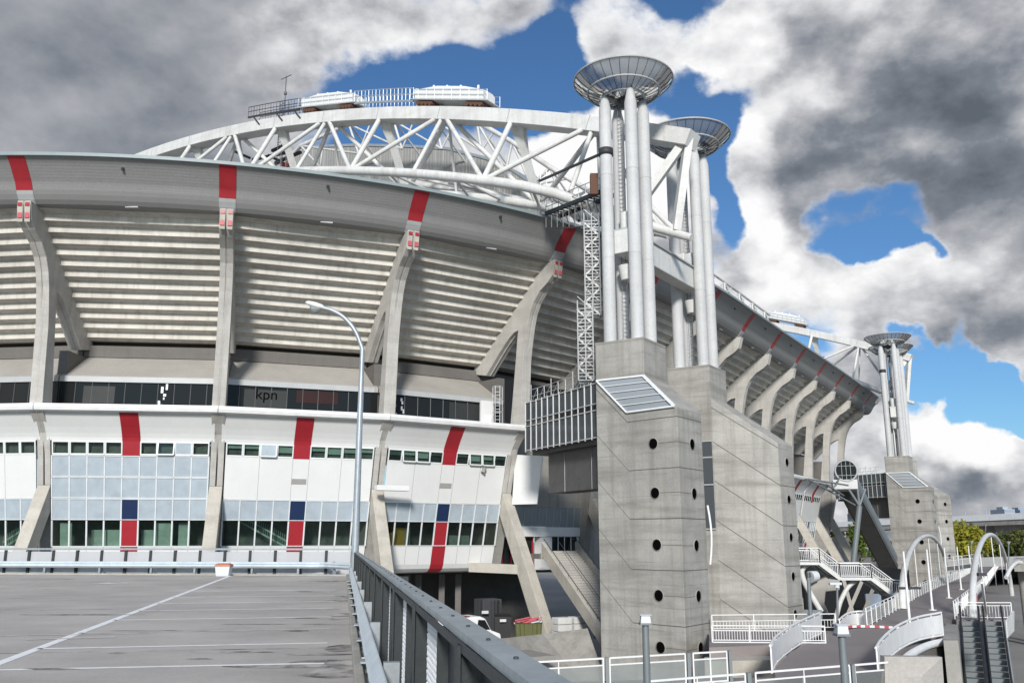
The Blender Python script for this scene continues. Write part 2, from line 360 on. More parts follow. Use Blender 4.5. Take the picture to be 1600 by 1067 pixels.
# roof rim
FP = [(6.56, 25.68), (6.12, 25.3), (5.75, 24.9), (5.45, 24.55), (5.2, 24.25), (4.95, 23.78)]
FP0 = FP; FP = []
for k in range(5):
    g = lambda j: FP0[min(max(j, 0), 5)]
    for j in range(3): FP.append(tuple(.5*((2*g(k)[q])+(g(k+1)[q]-g(k-1)[q])*(j/3)+(2*g(k-1)[q]-5*g(k)[q]+4*g(k+1)[q]-g(k+2)[q])*(j/3)**2+(3*g(k)[q]-g(k-1)[q]-3*g(k+1)[q]+g(k+2)[q])*(j/3)**3) for q in (0, 1)))
FP.append(FP0[-1])
def fo(z):
    for (o1, z1), (o2, z2) in zip(FP, FP[1:]):
        if z <= z1 and z >= z2: return lerp(o1, o2, (z1-z)/(z1-z2))
    return FP[-1][0]
E0, E1, ST_ = -1, 12.6, .1
NR = int((E1-E0)/ST_)
mb = M(); solid(mb, FP+[(3.6, 23.85), (3.6, 25.6)], E0, E1, NR, SS); fascia = mb.build('roof_fascia', 'fascia', stadium)
mb = M(); solid(mb, [(6.72, 25.62), (6.72, 25.86), (6.2, 25.98), (6.2, 25.62)], E0, E1, NR, SS); mb.build('gutter', 'gutter', stadium)
mb = M(); solid(mb, [(4.955, 23.80), (4.80, 23.55), (4.55, 23.25), (4.25, 23.02), (3.2, 22.95), (3.2, 23.8)], E0, E1, NR, SS); strip = mb.build('fascia_soffit', 'fascia_strip', stadium)
mb = M(); solid(mb, [(6.1, 25.75), (6.1, 25.9), (-6, 26.9), (-20, 27.4), (-20, 26.9), (-6, 26.4)], E0, E1, NR, SS); roof = mb.build('roof', 'roof_sheet', stadium)
mb = M(); solid(mb, [(2.6, 24.2), (2.6, 23.6), (-7.2, 15.2), (-8, 13.9), (-8, 13.2), (-9, 13.2), (-9, 26.3), (2.0, 25.4)], E0, 11.98, 13, S); mb.build('bowl_wall', 'dark_beam', stadium)
for k in range(0, 13):
    hw = .042
    ring = []
    mb = M()
    for (o, z), (o2, z2) in zip(FP, FP[1:]):
        pass
    pr = [(o+.035, z-.02) for o, z in FP]; pr2 = [(o-.05, z) for o, z in FP[::-1]]
    solid(mb, pr+pr2, k-hw, k+hw, 3, SS); mb.build('red_stripe', 'red', fascia)
    mb = M(); solid(mb, [(4.99, 23.78), (4.84, 23.53), (4.58, 23.22), (4.28, 22.98), (4.2, 23.1), (4.7, 23.8)], k-hw, k+hw, 3, SS); mb.build('bracket_plate', 'frame_grey', strip)
for k in range(0, 12):
    mb = M(); p = SS(k+.5, fo(25.1)+.02, 25.1); mb.tube([p, p+SS(k+.5, .16, 0)-SS(k+.5, 0, 0)+V((0, 0, -.08))], [.12, .09], 8); mb.build('spotlight', 'crane_dark', fascia)
    mb = M(); p = SS(k+.52, 4.15, 22.98); mb.box(p, .9, .18, .08, math.radians(PLAN[k][2])); mb.build('soffit_lamp', 'frame_grey', strip)
# seating tiers, one raked unit per bay
NT = 13
TP = []
for k in range(NT):
    o = 3.75-.735*k; z = 23.34-.612*k
    TP += [(o, z), (o-.02, z-.42), (o-.11, z-.44), (o-.15, z-.33), (o-.742, z-.55)]
TB = [(TP[-1][0]-.4, TP[-1][1]), (TP[-1][0]-.4, TP[-1][1]+1.0), (3.3, 23.7)]
for i in range(-1, 12):
    mb = M(); solid(mb, TP+TB, i+.003, i+.997, 2); mb.build('seating_tier', 'tier_concrete', stadium)
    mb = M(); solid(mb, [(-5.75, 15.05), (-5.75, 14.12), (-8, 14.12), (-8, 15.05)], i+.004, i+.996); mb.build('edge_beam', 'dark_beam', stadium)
    if i < 3:
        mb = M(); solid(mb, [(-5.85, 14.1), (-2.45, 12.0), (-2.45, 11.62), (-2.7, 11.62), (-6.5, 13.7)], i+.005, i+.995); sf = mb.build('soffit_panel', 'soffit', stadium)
        mb = M(); solid(mb, [(-2.42, 12.02), (-2.42, 11.6), (-2.46, 11.6), (-2.46, 12.02)], i+.03, i+.97); mb.build('soffit_trim', 'frame_grey', sf)
        mb = M(); solid(mb, [(-2.58, 11.61), (-2.58, 9.46), (-2.66, 9.46), (-2.66, 11.61)], i+.006, i+.994); gl = mb.build('concourse_glazing', 'dark_glass', stadium)
        mb = M()
        for j in range(1, 10): a = S(i+j/10, -2.57, 0); mb.beam(a+UP*9.46, a+UP*11.6, .05, .05)
        mb.build('mullion', 'dark_metal', gl)
        if i in (0, 1, 2):
            mb = M()
            def patch(i0, i1, z0, z1): solid(mb, [(-2.55, z0), (-2.55, z1), (-2.575, z1), (-2.575, z0)], i+i0, i+i1)
            if i == 1: patch(.46, .73, 10.5, 11.45)
            if i == 1: mb.build('interior_graphic', 'graphic_red', gl); mb = M()
            if i == 0: patch(.15, .34, 10, 11.3)
            if i == 1: patch(.13, .40, 9.7, 11.35)
            if i == 2: patch(.55, .8, 9.5, 11.4)
            mb.build('interior_panel', 'graphic_grey', gl)
            # pale strips laid on the glass, painted in for daylight through the concourse
            mb = M()
            cx = {0: .62, 2: .14}.get(i)
            if cx:
                for q in range(7):
                    x0 = cx+random.uniform(-.02, .06); z0 = 9.6+q*.25
                    patch(x0, x0+random.uniform(.008, .02), z0, z0+random.uniform(.15, .5))
                mb.build('painted_daylight', 'frame_white', gl)
# lettering on the concourse wall, seen through the glass of the second bay
def text(body, name, loc, xdir, size, mat, parent, depth=.01):
    cu = bpy.data.curves.new(name, 'FONT'); cu.body = body; cu.size = size; cu.extrude = depth; cu.align_x = 'CENTER'
    o = bpy.data.objects.new(name+'_tmp', cu); COL.objects.link(o)
    dg = bpy.context.evaluated_depsgraph_get(); me = bpy.data.meshes.new_from_object(o.evaluated_get(dg)); bpy.data.objects.remove(o)
    me.materials.clear(); me.materials.append(MATS[mat]); r = bpy.data.objects.new(name, me); COL.objects.link(r)
    r.parent = parent; r.location = V(loc)-wloc(parent); x = V(xdir).normalized()
    r.rotation_euler = Matrix((x, UP, x.cross(UP))).transposed().to_euler(); return r
text('kpn', 'lettering', S(1.27, -2.53, 10.62), CPT[3]-CPT[2], 1.15, 'graphic_dark', stadium)
# columns: two leaves with a slot between
CO = [(4.85, 23.05), (4.5, 21.75), (3.9, 21.25), (2.9, 20.7), (2.05, 19.85), (1.55, 18.9), (1.25, 17.9), (.9, 16.2), (.72, 15.0), (.6, 13), (.36, 9.4), (.2, 8.95), (-.5, 8.3), (-1.08, 7.6), (-1.25, 7.05), (-1.52, 6.05), (-2.0, 3.9)]
CI = [(-3.2, 3.65), (-2.8, 6.2), (-2.4, 7.4), (-1.5, 8.6), (-.98, 9.6), (-.62, 12.4), (-.3, 14.9), (-.1, 16.6), (-.02, 17.3), (.08, 17.75), (-.5, 17.68), (-1.2, 17.27), (-1.85, 16.75), (-2.7, 16.0), (-4.4, 14.4), (-6.2, 14.75), (-6.2, 15.3), (2.9, 23.05)]
SO = [(-2.0, 3.9), (3.4, -6.9), (4.45, ZG)]; SI = [(2.95, ZG), (1.95, -6.9), (-3.2, 3.65)]
def tang(i):
    n = CN[i+1]; return V((-n.y, n.x, 0))
for i in range(0, 13):
    t = tang(i); P = lambda o, z: CPT[i+1]+CN[i+1]*o+UP*z
    mb = M()
    for s in (-1, 1):
        mb.prism([P(o, z)+t*(s*.05 if s > 0 else -.47) for o, z in CO+CI], t*.42)
    mb.prism([P(o+(-.08 if z > 16.9 else .006), z)+t*-.06 for o, z in CO[:15]]+[P(o+.1, z)+t*-.06 for o, z in CI], t*.12)
    col = mb.build('column', 'column_concrete', stadium, .03)
    mb = M(); mb.prism([P(o, z)+t*-.47 for o, z in SO+SI], t*.94); mb.build('strut', 'strut_concrete', col, .04)
    if i <= 4:
        for s in (-1, 1):
            for zt, hh in ((22.78, .24), (22.02, .38)):
                o = 4.72+.177*(zt-22.2)
                mb = M(); c = P(o+.012, zt)+t*(s*.26); mb.obox(c+CN[i+1]*.04, t*.15, CN[i+1]*.02, UP*hh/2); mb.build('red_mark', 'mark_red' if hh > .3 else 'red', col)
            mb = M(); c = P(4.72+.02, 22.2)+t*(s*.26); mb.obox(c, t*.19, CN[i+1]*.008, (UP*.62+CN[i+1]*.11)); mb.build('nose_plate', 'strut_concrete', col)
# facade bays
WO = [(7.08, -1.2), (6.05, -1.45), (2.95, -2.15), (1.42, -2.5), (-.45, -2.88), (-2.0, -3.25), (-3, -3.6)]
def wo(z):
    for (z1, o1), (z2, o2) in zip(WO, WO[1:]):
        if z2 <= z <= z1: return lerp(o1, o2, (z1-z)/(z1-z2))
    return WO[0][1] if z > 7 else WO[-1][1]
SCOOP = [(.42, 9.45), (.42, 9.08), (.1, 8.98), (-.12, 8.75), (-.38, 8.4), (-.68, 8.0), (-.95, 7.6), (-1.12, 7.3), (-1.2, 7.08)]
def wpan(mb, i0, i1, z1, z0, out=0., th=.12): return solid(mb, [(wo(z1)+out, z1), (wo(z0)+out, z0), (wo(z0)+out-th, z0), (wo(z1)+out-th, z1)], i0, i1)
B0, B1 = .048, .952
def bx(i, j): return i+B0+(B1-B0)*j/9
OPEN = {0: (6,), 1: (2,), 2: (1, 2, 6, 7)}
def bay(i, detailed, has_glass=True):
    a, b = i+B0, i+B1
    mb = M(); solid(mb, SCOOP+[(-2.9, 7.08), (-2.9, 9.45)], i+.02, i+.98, 1); cor = mb.build('cornice', 'white_panel', stadium)
    mb = M(); solid(mb, [(.66, 9.5), (.68, 9.28), (.6, 9.05), (.3, 8.96), (.2, 9.02), (.38, 9.1), (.38, 9.5)], i+.002, i+.998); mb.build('cornice_edge', 'white', cor)
    mb = M(); pr = [(o+.03, z-.01) for o, z in SCOOP[2:]]; solid(mb, pr+[(o-.04, z) for o, z in SCOOP[:1:-1]], bx(i, 4)-.002, bx(i, 5)+.002); mb.build('red_panel', 'red', cor)
    # window band
    wl = M()
    wpan(wl, a, b, 7.08, 7.0); wpan(wl, a, b, 6.12, 6.04)
    if i != 0: wpan(wl, a, b, 6.04, 2.98)
    wall = wl.build('wall_panel', 'white_panel', stadium)
    mb = M(); wpan(mb, bx(i, 4), bx(i, 5), 7.07, 6.02, .02, .2); mb.build('red_panel', 'red', wall)
    for j in range(9):
        if j == 4: continue
        x0, x1 = bx(i, j)+.004, bx(i, j+1)-.004; fr = M(); op = .28 if j in OPEN.get(i, ()) and detailed else 0
        def fp(x, z): return S(x, wo(z)-.02+op*(7.0-z), z)
        bars = [((x0, 7.0), (x1, 7.0)), ((x0, 6.12), (x1, 6.12)), ((x0, 7.0), (x0, 6.12)), ((x1, 7.0), (x1, 6.12))]
        for (p1, z1), (p2, z2) in bars: fr.beam(fp(p1, z1), fp(p2, z2), .09, .09)
        win = fr.build('window', 'frame_white', stadium)
        pn = M(); pn.sheet([fp(x0, 7.0), fp(x0, 6.12), fp(x1, 6.12), fp(x1, 7.0)], .02); pn.build('pane', 'spandrel' if (i, j) in ((0, 7), (1, 2)) else 'clear_glass', win)
        if detailed and i in (1, 2):
            bl = M(); zb = random.choice((6.72, 6.68, 6.66, 6.6, 6.45)); q = lambda x, z: S(x, wo(z)-.2, z); bl.sheet([q(x0, 7.0), q(x0, zb), q(x1, zb), q(x1, 7.0)], .02); bl.build('blind', 'blind', win)
    mb = M(); solid(mb, [(-1.75, 7.05), (-1.75, 6.0), (-1.8, 6.0), (-4.5, 6.0), (-4.5, 7.05), (-4.45, 7.05), (-4.45, 6.06), (-1.8, 6.06)], a, b); mb.build('office_floor', 'interior', stadium)
    if i != 0:
        if i in (1, 2): mb = M(); wpan(mb, bx(i, 4)-.0, bx(i, 5)-.01, 4.55, 4.15, .03, .06); mb.build('vent', 'vent_grey', wall)
        if detailed:
            mb = M()
            for j in (2, 4, 5, 7): wpan(mb, bx(i, j)-.0012, bx(i, j)+.0012, 6.03, 2.99, .004, .02)
            mb.build('panel_joint', 'vent_grey', wall)
    rows = [(6.02, 4.5), (4.48, 2.98), (2.96, 1.44)] if i == 0 else [(2.96, 1.44)]
    for r, (z1, z0) in enumerate(rows):
        mb = M(); wpan(mb, a, b, z1, z0); sp = mb.build('spandrel_band', 'spandrel', stadium)
        mb = M()
        for j in range(10): wpan(mb, bx(i, j)-.0035, bx(i, j)+.0035, z1, z0, .05, .06)
        wpan(mb, a, b, z1, z1-.06, .05, .06); wpan(mb, a, b, z0+.05, z0, .045, .06)
        mb.build('glazing_bar', 'frame_white', sp)
        if r == len(rows)-1: mb = M(); wpan(mb, bx(i, 4)+.004, bx(i, 5)-.004, z1-.07, z0+.06, .03, .04); mb.build('blue_panel', 'blue', sp)
    if has_glass:
        mb = M()
        for j in range(10): wpan(mb, bx(i, j)-.0045, bx(i, j)+.0045, 1.41, -.44, .05, .1)
        wpan(mb, a, b, -.40, -.46, .05, .1); gf = mb.build('glazing_frame', 'frame_white', stadium)
        for j in range(9):
            if j != 4: mb = M(); wpan(mb, bx(i, j)+.004, bx(i, j+1)-.004, 1.40, -.42, -.02, .03); mb.build('pane', 'clear_glass', gf)
        mb = M(); solid(mb, [(-5.2, 1.6), (-5.2, -.6), (-5.3, -.6), (-5.3, 1.6)], a, b); mb.build('lobby_wall', 'interior', stadium)
        mb = M(); solid(mb, [(-2.95, -.5), (-5.25, -.5), (-5.25, -.6), (-2.95, -.6)], a, b); mb.build('lobby_floor', 'dark_clad', stadium)
        mb = M(); solid(mb, [(-2.7, 1.55), (-5.25, 1.55), (-5.25, 1.65), (-2.7, 1.65)], a, b); mb.build('lobby_ceiling', 'dark_clad', stadium)
    LP = [(-2.88, -.47), (-3.22, -1.9), (-3.4, -2.25), (-3.75, -2.5), (-4.3, -2.6), (-7.5, -2.6), (-7.5, -.47)]
    mb = M(); solid(mb, LP, a, b); ap = mb.build('apron_panel', 'white_panel', stadium)
    rp = LP[:5]; mb = M(); solid(mb, [(o+.03, z-.015) for o, z in rp]+[(o-.04, z) for o, z in rp[::-1]], bx(i, 4), bx(i, 5)); mb.build('red_panel', 'red', ap)
    mb = M(); wpan(mb, bx(i, 4)+.002, bx(i, 5)-.002, 1.42, -.47, .035, .12); mb.build('red_panel', 'red', ap)
    if detailed:
        mb = M()
        for j in (1, 2, 3, 6, 7, 8): solid(mb, [(-2.875, -.47), (-3.215, -1.9), (-3.25, -1.9), (-2.92, -.47)], bx(i, j)-.0012, bx(i, j)+.0012)
        mb.build('panel_joint', 'vent_grey', ap)
for k in range(0, 13):
    mb = M(); solid(mb, [(-1.6, 9.0), (-1.9, 6.1), (-2.45, 3.0), (-3.05, -.45), (-3.4, -2.0), (-4.2, -2.58), (-7.5, -2.58), (-7.5, 9.0)], k-.046, k+.046); mb.build('pier', 'concrete', stadium)
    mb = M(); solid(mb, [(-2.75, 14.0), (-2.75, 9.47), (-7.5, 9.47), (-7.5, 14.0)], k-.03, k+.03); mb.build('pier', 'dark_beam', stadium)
for i in (-1, 0, 1, 2): bay(i, True)
for i in (7, 8, 9, 10): bay(i, False)
# lobby contents of the left bays
mb = M()
for j in (0, 2, 3, 5, 6, 7): wpan(mb, bx(0, j)+(.03 if j in (0, 7) else 0), bx(0, j+1), 1.25-.5*(j in (2, 3, 5)), -.42, -.45-.25*(j % 3), .05)
mb.build('lobby_screen', 'green_inside', stadium)
for (i, j0, j1) in ((-1, 6.2, 9), (1, 1.0, 4.2)):
    mb = M(); p, q = S(bx(i, j0), -3.9, 1.4), S(bx(i, j1), -3.9, -.6)
    if i < 0: p, q = S(bx(i, j1), -3.9, 1.4), S(bx(i, j0), -3.9, -.6)
    for off in (0, .45): mb.beam(p+UP*off, q+UP*off, .08, .12)
    for k in range(24): c = lerp(p, q, k/23); mb.beam(c-UP*.1, c+UP*.9, .03, .03)
    mb.build('lobby_stair', 'blind', stadium)
mb = M()
for j, hgt, wd in ((1.2, .55, .5), (2.0, .75, 1.1), (5.2, .6, .6)):
    c = S(bx(2, j), -4.2, -.5); mb.box(c+UP*hgt, wd*1.3, .8, hgt*2, .5)
mb.build('lobby_kiosk', 'yellow', stadium)
mb = M(); c = S(bx(2, 6.6), -3.9, -.5); mb.box(c+UP*.45, 1.9, .1, .9, .5); c = S(bx(2, 2.4), -3.8, -.5); mb.box(c+UP*.75, .5, .1, 1.3, .5); mb.build('lobby_counter', 'green_inside', stadium)
mb = M()
for i, j in ((1, .4), (1, 2.8), (1, 3.4), (2, .8)): mb.box(S(bx(i, j), -4, 1.45), .5, .15, .05, .3)
mb.build('lobby_lamp', 'white', stadium)
# recessed fourth bay beside the stair
i = 3
mb = M(); solid(mb, [(-3.2, 9.2), (-3.4, 2.95), (-4.4, 2.95), (-4.4, 9.2)], i+.02, i+.98); mb.build('wall_panel', 'concrete', stadium)
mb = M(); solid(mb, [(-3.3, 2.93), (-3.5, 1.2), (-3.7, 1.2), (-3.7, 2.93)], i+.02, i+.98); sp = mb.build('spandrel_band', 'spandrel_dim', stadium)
mb = M()
for j in range(12): solid(mb, [(-3.27, 2.93), (-3.47, 1.2), (-3.55, 1.2), (-3.35, 2.93)], i+.04+j*.083, i+.046+j*.083)
mb.build('glazing_bar', 'frame_grey', sp)
mb = M(); solid(mb, [(-3.45, 1.18), (-3.45, .35), (-4.4, .35), (-4.4, 1.18)], i+.02, i+.98); solid(mb, [(-3.6, .33), (-3.6, -2.6), (-4.4, -2.6), (-4.4, .33)], i+.5, i+.98)
mb.build('apron_panel', 'white_panel', stadium)
mb = M(); solid(mb, [(-3.57, .3), (-3.57, -1.3), (-3.62, -1.3), (-3.62, .3)], i+.62, i+.93); gz = mb.build('ground_glazing', 'dark_glass', stadium)
mb = M()
for j in range(5): solid(mb, [(-3.53, .33), (-3.53, -1.33), (-3.6, -1.33), (-3.6, .33)], i+.615+j*.077, i+.622+j*.077)
mb.build('glazing_bar', 'frame_white', gz)
mb = M(); solid(mb, [(-4.1, .3), (-4.1, -2.4), (-4.2, -2.4), (-4.2, .3)], i+.12, i+.44); dr = mb.build('entrance_door', 'dark_glass', stadium)
mb = M(); solid(mb, [(-4.0, .33), (-4.0, .2), (-4.12, .2), (-4.12, .33)], i+.1, i+.46)
for x in (.1, .2, .3, .44): solid(mb, [(-4.0, .33), (-4.0, -2.4), (-4.12, -2.4), (-4.12, .33)], i+x, i+x+.012)
solid(mb, [(-4.02, -1.3), (-4.02, -2.4), (-4.12, -2.4), (-4.12, -1.3)], i+.3, i+.45)
mb.build('door_frame', 'red', dr)
for k in range(4, 6):     # plain wall behind the stair towers
    mb = M(); solid(mb, [(-3.2, 14.1), (-3.4, -2.6), (-4.4, -2.6), (-4.4, 14.1)], k+.02, k+.98); mb.build('wall_panel', 'concrete', stadium)
mb = M(); solid(mb, [(-3.4, 14.1), (-3.4, 9.3), (-3.5, 9.3), (-3.5, 14.1)], 3.02, 3.98); mb.build('concourse_wall', 'black', stadium); mb = M(); solid(mb, [(-3.5, 13.0), (-3.5, 9.3), (-3.6, 9.3), (-3.6, 13.0)], 6.0, 10); mb.build('concourse_wall', 'black', stadium)
# undercroft: back wall, dark ceiling
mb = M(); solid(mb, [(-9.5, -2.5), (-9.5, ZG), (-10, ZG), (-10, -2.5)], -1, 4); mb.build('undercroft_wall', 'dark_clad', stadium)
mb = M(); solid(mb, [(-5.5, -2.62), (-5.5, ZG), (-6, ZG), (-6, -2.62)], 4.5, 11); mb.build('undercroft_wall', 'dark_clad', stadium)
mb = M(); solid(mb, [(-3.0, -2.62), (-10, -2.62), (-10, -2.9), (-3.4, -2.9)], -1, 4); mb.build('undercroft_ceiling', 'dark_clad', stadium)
mb = M(); solid(mb, [(-6.5, -2.95), (-6.5, ZG), (-6.9, ZG), (-6.9, -2.95)], 1.95, 2.42); uw = mb.build('undercroft_office', 'pale_wall', stadium)
mb = M(); solid(mb, [(-6.44, -6.1), (-6.44, -6.9), (-6.5, -6.9), (-6.5, -6.1)], 1.95, 2.425); mb.build('wall_stripe', 'frame_grey', uw)
for x in (2.12, 2.25, 2.34):
    mb = M(); solid(mb, [(-6.44, -3.3), (-6.44, -5.2), (-6.5, -5.2), (-6.5, -3.3)], x, x+.055); mb.build('window', 'dark_glass', uw)
mb = M()
for x in (2.44, 2.54, 2.75, 2.9): p = S(x, -7.2, 0); mb.beam(p+UP*ZG, p+UP*-2.9, .5, .5)
mb.build('undercroft_pier', 'dark_beam', stadium)
# ------------------------------------------------------------------ stair towers
def atz(p, z): return V((p.x, p.y, z))
zt = dd(1005, 527, 58).z
def porthole(parent, c, n, r=.33):
    n = V(n).normalized(); a = n.cross(UP).normalized()
    mb = M()
    prof = [(r+.0, -.02), (r+.045, -.02), (r+.045, .03), (r, .035), (r-.03, -.22)]
    mb.loft([[c+n*d+(a*math.cos(k*math.pi/12)+UP*math.sin(k*math.pi/12))*rr for k in range(24)] for rr, d in prof[1:4]], True, False, True)
    o = mb.build('porthole', 'concrete', parent)
    mb = M(); mb.add([c+n*.012+(a*math.cos(k*math.pi/12)+UP*math.sin(k*math.pi/12))*r for k in range(24)], [list(range(24))]); mb.build('pane', 'graphic_dark', o)
def strip_line(mb, p, q, n, w=.05):
    n = V(n).normalized(); mb.obox((V(p)+V(q))/2+n*.004, (V(q)-V(p))/2, (V(q)-V(p)).normalized().cross(n)*w/2, n*.006)
def dish_and_columns(root, A, B, C, girder_to=None, tall=None):
    Dq = A+C-B; O = (A+C)/2; O.z = 0
    zr = dd(966, 128, O.length).z if tall is None else tall
    ch = zr-1.15
    for q in (A, B, C, Dq):
        c = O+(atz(q, 0)-O)*.57
        mb = M(); r = .44
        mb.lathe(c, [(r, zt), (r, ch-1.3), (r*.97, ch-1.25), (.16, ch+.15), (.0, ch+.15)], 20); co = mb.build('support_column', 'column_steel', root)
        mb = M(); mb.lathe(c, [(r+.12, zt), (r+.12, zt+.1), (r, zt+.12)], 20)
        for zf in (.33, .66): mb.lathe(c, [(r+.012, zt+(ch-zt)*zf-.03), (r+.02, zt+(ch-zt)*zf), (r+.012, zt+(ch-zt)*zf+.03)], 20)
        mb.build('collar', 'column_steel', co)
    base = O+UP*zr
    R = 3.57; prof = [(R, 0), (3.1, -.5), (2.6, -.88), (2.05, -1.16), (1.5, -1.36), (.75, -1.5), (.12, -1.55)]
    mb = M(); mb.lathe(base, prof, 48); dish = mb.build('light_dish', 'dish_glass', root)
    mb = M()
    for (rr, z, t) in ((R, 0, .075), (2.6, -.9, .07), (1.5, -1.38, .085)):
        mb.tube([base+V((rr*math.cos(k*math.pi/24), rr*math.sin(k*math.pi/24), z)) for k in range(49)], t, 6, False)
    mb.build('rim_ring', 'frame_grey', dish)
    mb = M()
    for k in range(32):
        a = k*math.pi/16; pr = prof if k % 2 == 0 else prof[:5]
        mb.tube([base+V((r*math.cos(a), r*math.sin(a), z-.03)) for r, z in pr], .019, 4, False)
    mb.build('dish_rib', 'dark_metal', dish)
    mb = M(); mb.lathe(base, [(.0, -1.25), (.35, -1.3), (.4, -1.75), (.2, -2.0), (0, -2.0)], 12)
    for k in range(4): a = k*math.pi/2+.4; mb.beam(base+V((.3*math.cos(a), .3*math.sin(a), -1.6)), base+V((1.3*math.cos(a), 1.3*math.sin(a), -1.35)), .06, .06)
    mb.build('lamp_hub', 'dark_metal', dish)
    # cable ladder up the middle
    mb = M(); c = O+(B-A).normalized()*-.35; c.z = 0
    for s in (-.16, .16): mb.beam(c+(B-A).normalized()*s+UP*zt, c+(B-A).normalized()*s+UP*(ch), .03, .03)
    for k in range(60): z = lerp(zt+.3, ch-.3, k/59); mb.beam(c-(B-A).normalized()*.16+UP*z, c+(B-A).normalized()*.16+UP*z, .025, .025)
    mb.build('ladder', 'dark_metal', root)
    return O, zr
def cap_top(root, P4):
    mb = M(); O = sum((p for p in P4), V((0, 0, 0)))/4
    mb.prism([lerp(O, p, 1.015)+UP*-.12 for p in P4], UP*.16); mb.build('coping', 'concrete', root, .02)
# tower with the sloping glazed stair roof
A1, B1_, C1 = zz(930, 537, zt), dd(1005, 527, 58), zz(1040, 542, zt)
D1 = A1+C1-B1_
t1 = thing('stair_tower', atz((A1+C1)/2, ZG), 'concrete stair tower nearest the car park, four pale columns carrying the biggest glass dish', 'stair tower', 'concrete stair towers under the roof arches')
mb = M(); mb.prism([atz(p, ZG) for p in (A1, B1_, C1, D1)], UP*(zt-ZG)); mb.build('upper_shaft', 'tower_concrete', t1, .03)
cap_top(t1, [A1, B1_, C1, D1])
zh = dd(1007, 587, 58).z; zs = dd(1057, 636, 55.5).z
e1, e2, e3 = zz(980, 646, zs), dd(1057, 636, 55.5), zz(1095, 646, zs)
A1h, B1h, C1h = atz(A1, zh), atz(B1_, zh), atz(C1, zh)
mb = M()
bot = [atz(p, ZG) for p in (A1, e1, e2, e3, C1)]; top = [A1h+V((0, 0, .0)), e1, e2, e3, C1h]
n = 5
mb.add(bot+top+[B1h], [(0, 1, 6, 5), (1, 2, 7, 6), (2, 3, 8, 7), (3, 4, 9, 8), (10, 7, 8, 9), (4, 3, 2, 1, 0)])
mb.loft([[lerp(A1h, e1, k/10), lerp(B1h, e2, k/10)] for k in range(11)], False, False)
body = mb.build('lower_shaft', 'tower_concrete', t1, .02)
# glazed slope
pn = (e1-A1h).cross(B1h-A1h).normalized()
if pn.z < 0: pn = -pn
mb = M(); q = [A1h, e1, e2, B1h]; ctr = sum(q, V((0, 0, 0)))/4; qi = [lerp(ctr, p, .93)+pn*.02 for p in q]
mb.loft([[lerp(qi[0], qi[1], k/10), lerp(qi[3], qi[2], k/10)] for k in range(11)], False, False); sk = mb.build('skylight', 'roof_glass', t1)
mb = M(); qo = [lerp(ctr, p, .97)+pn*.10 for p in q]
for k in range(4): mb.beam(qo[k], qo[(k+1) % 4], .11 if k != 2 else .2, .12, pn)
for k in range(1, 5): mb.beam(lerp(qo[0], qo[1], k/5), lerp(qo[3], qo[2], k/5), .045, .06, pn)
mb.build('glazing_bar', 'frame_white', sk)
# horizontal day joints, diagonal stair joints
nf = (e2-e1).cross(UP).normalized(); nr = (e3-e2).cross(UP).normalized(); nl = (e1-A1).cross(UP).normalized()
for nn, pt in ((nf, e1), (nr, e2), (nl, e1)):
    pass
def outw(n, p, inner): return n if (V(p)-V(inner)).dot(n) > 0 else -n
inn = (A1+C1)/2; nf = outw(nf, e1, inn); nr = outw(nr, e2, inn); nl = outw(nl, lerp(A1, e1, .5), inn)
mb = M()
for v in (735, 811, 889, 972):
    z = on_plane(985, v, e1, nf).z
    strip_line(mb, atz(e1, z), atz(e2, z), nf); strip_line(mb, atz(e2, z), atz(e3, z), nr)
    strip_line(mb, atz(e1, z), atz(A1, z+2.45), nl, .022)
z = zs-.55; strip_line(mb, atz(e1, z), atz(e2, z), nf); strip_line(mb, atz(e2, z), atz(e3, z), nr); strip_line(mb, atz(e1, z), atz(A1, z+2.45), nl, .04)
for v in (693, 770, 851, 930, 1011):
    c = on_plane(1021+(v-693)*.036, v, e1, nf); c2 = on_plane(1081+(v-693)*.042, v+1, e2, nr)
    strip_line(mb, c, atz(e2, c.z), nf, .03); strip_line(mb, c2, atz(e2, c2.z), nr, .03)
    porthole(t1, c, nf); porthole(t1, c2, nr)
mb.build('joint_line', 'joint', body)
mb = M(); strip_line(mb, atz(A1, zt-1.3), atz(B1_, zt-1.3), outw((B1_-A1).cross(UP).normalized(), B1_, inn)); mb.build('joint_line', 'tower_concrete', t1)
O1, zr1 = dish_and_columns(t1, A1, B1_, C1)
# second tower: long flank with sloping head
A2, B2, C2 = zz(1042, 577, zt), zz(1108, 570, zt), zz(1132, 580, zt)
C2 = B2+(C2-B2).normalized()*(B2-A2).length
D2 = A2+C2-B2
t2 = thing('stair_tower', atz((A2+C2)/2, ZG), 'concrete stair tower with a long sloping flank, right behind the nearest one', 'stair tower', 'concrete stair towers under the roof arches')
mb = M(); mb.prism([atz(p, ZG) for p in (A2, B2, C2, D2)], UP*(zt-ZG)); mb.build('upper_shaft', 'tower_concrete', t2, .03)
cap_top(t2, [A2, B2, C2, D2])
zh2 = on_plane(1112, 622, B2, V((0, 1, 0))).z
g1 = yy(1215, 692, B2.y-.35); zs2 = g1.z; g2 = zz(1236, 690, zs2)
dgl = V((.62, .78, 0)).normalized(); g2 = g1+dgl*2.8
mb = M(); bot = [atz(p, ZG) for p in (B2, g1, g2, C2)]; top = [atz(B2, zh2), g1, g2, atz(C2, zh2)]
mb.add(bot+top, [(0, 1, 5, 4), (1, 2, 6, 5), (2, 3, 7, 6), (4, 5, 6, 7), (3, 2, 1, 0), (3, 0, 4, 7)])
b2 = mb.build('lower_shaft', 'tower_concrete', t2, .02)
inn2 = (A2+C2)/2
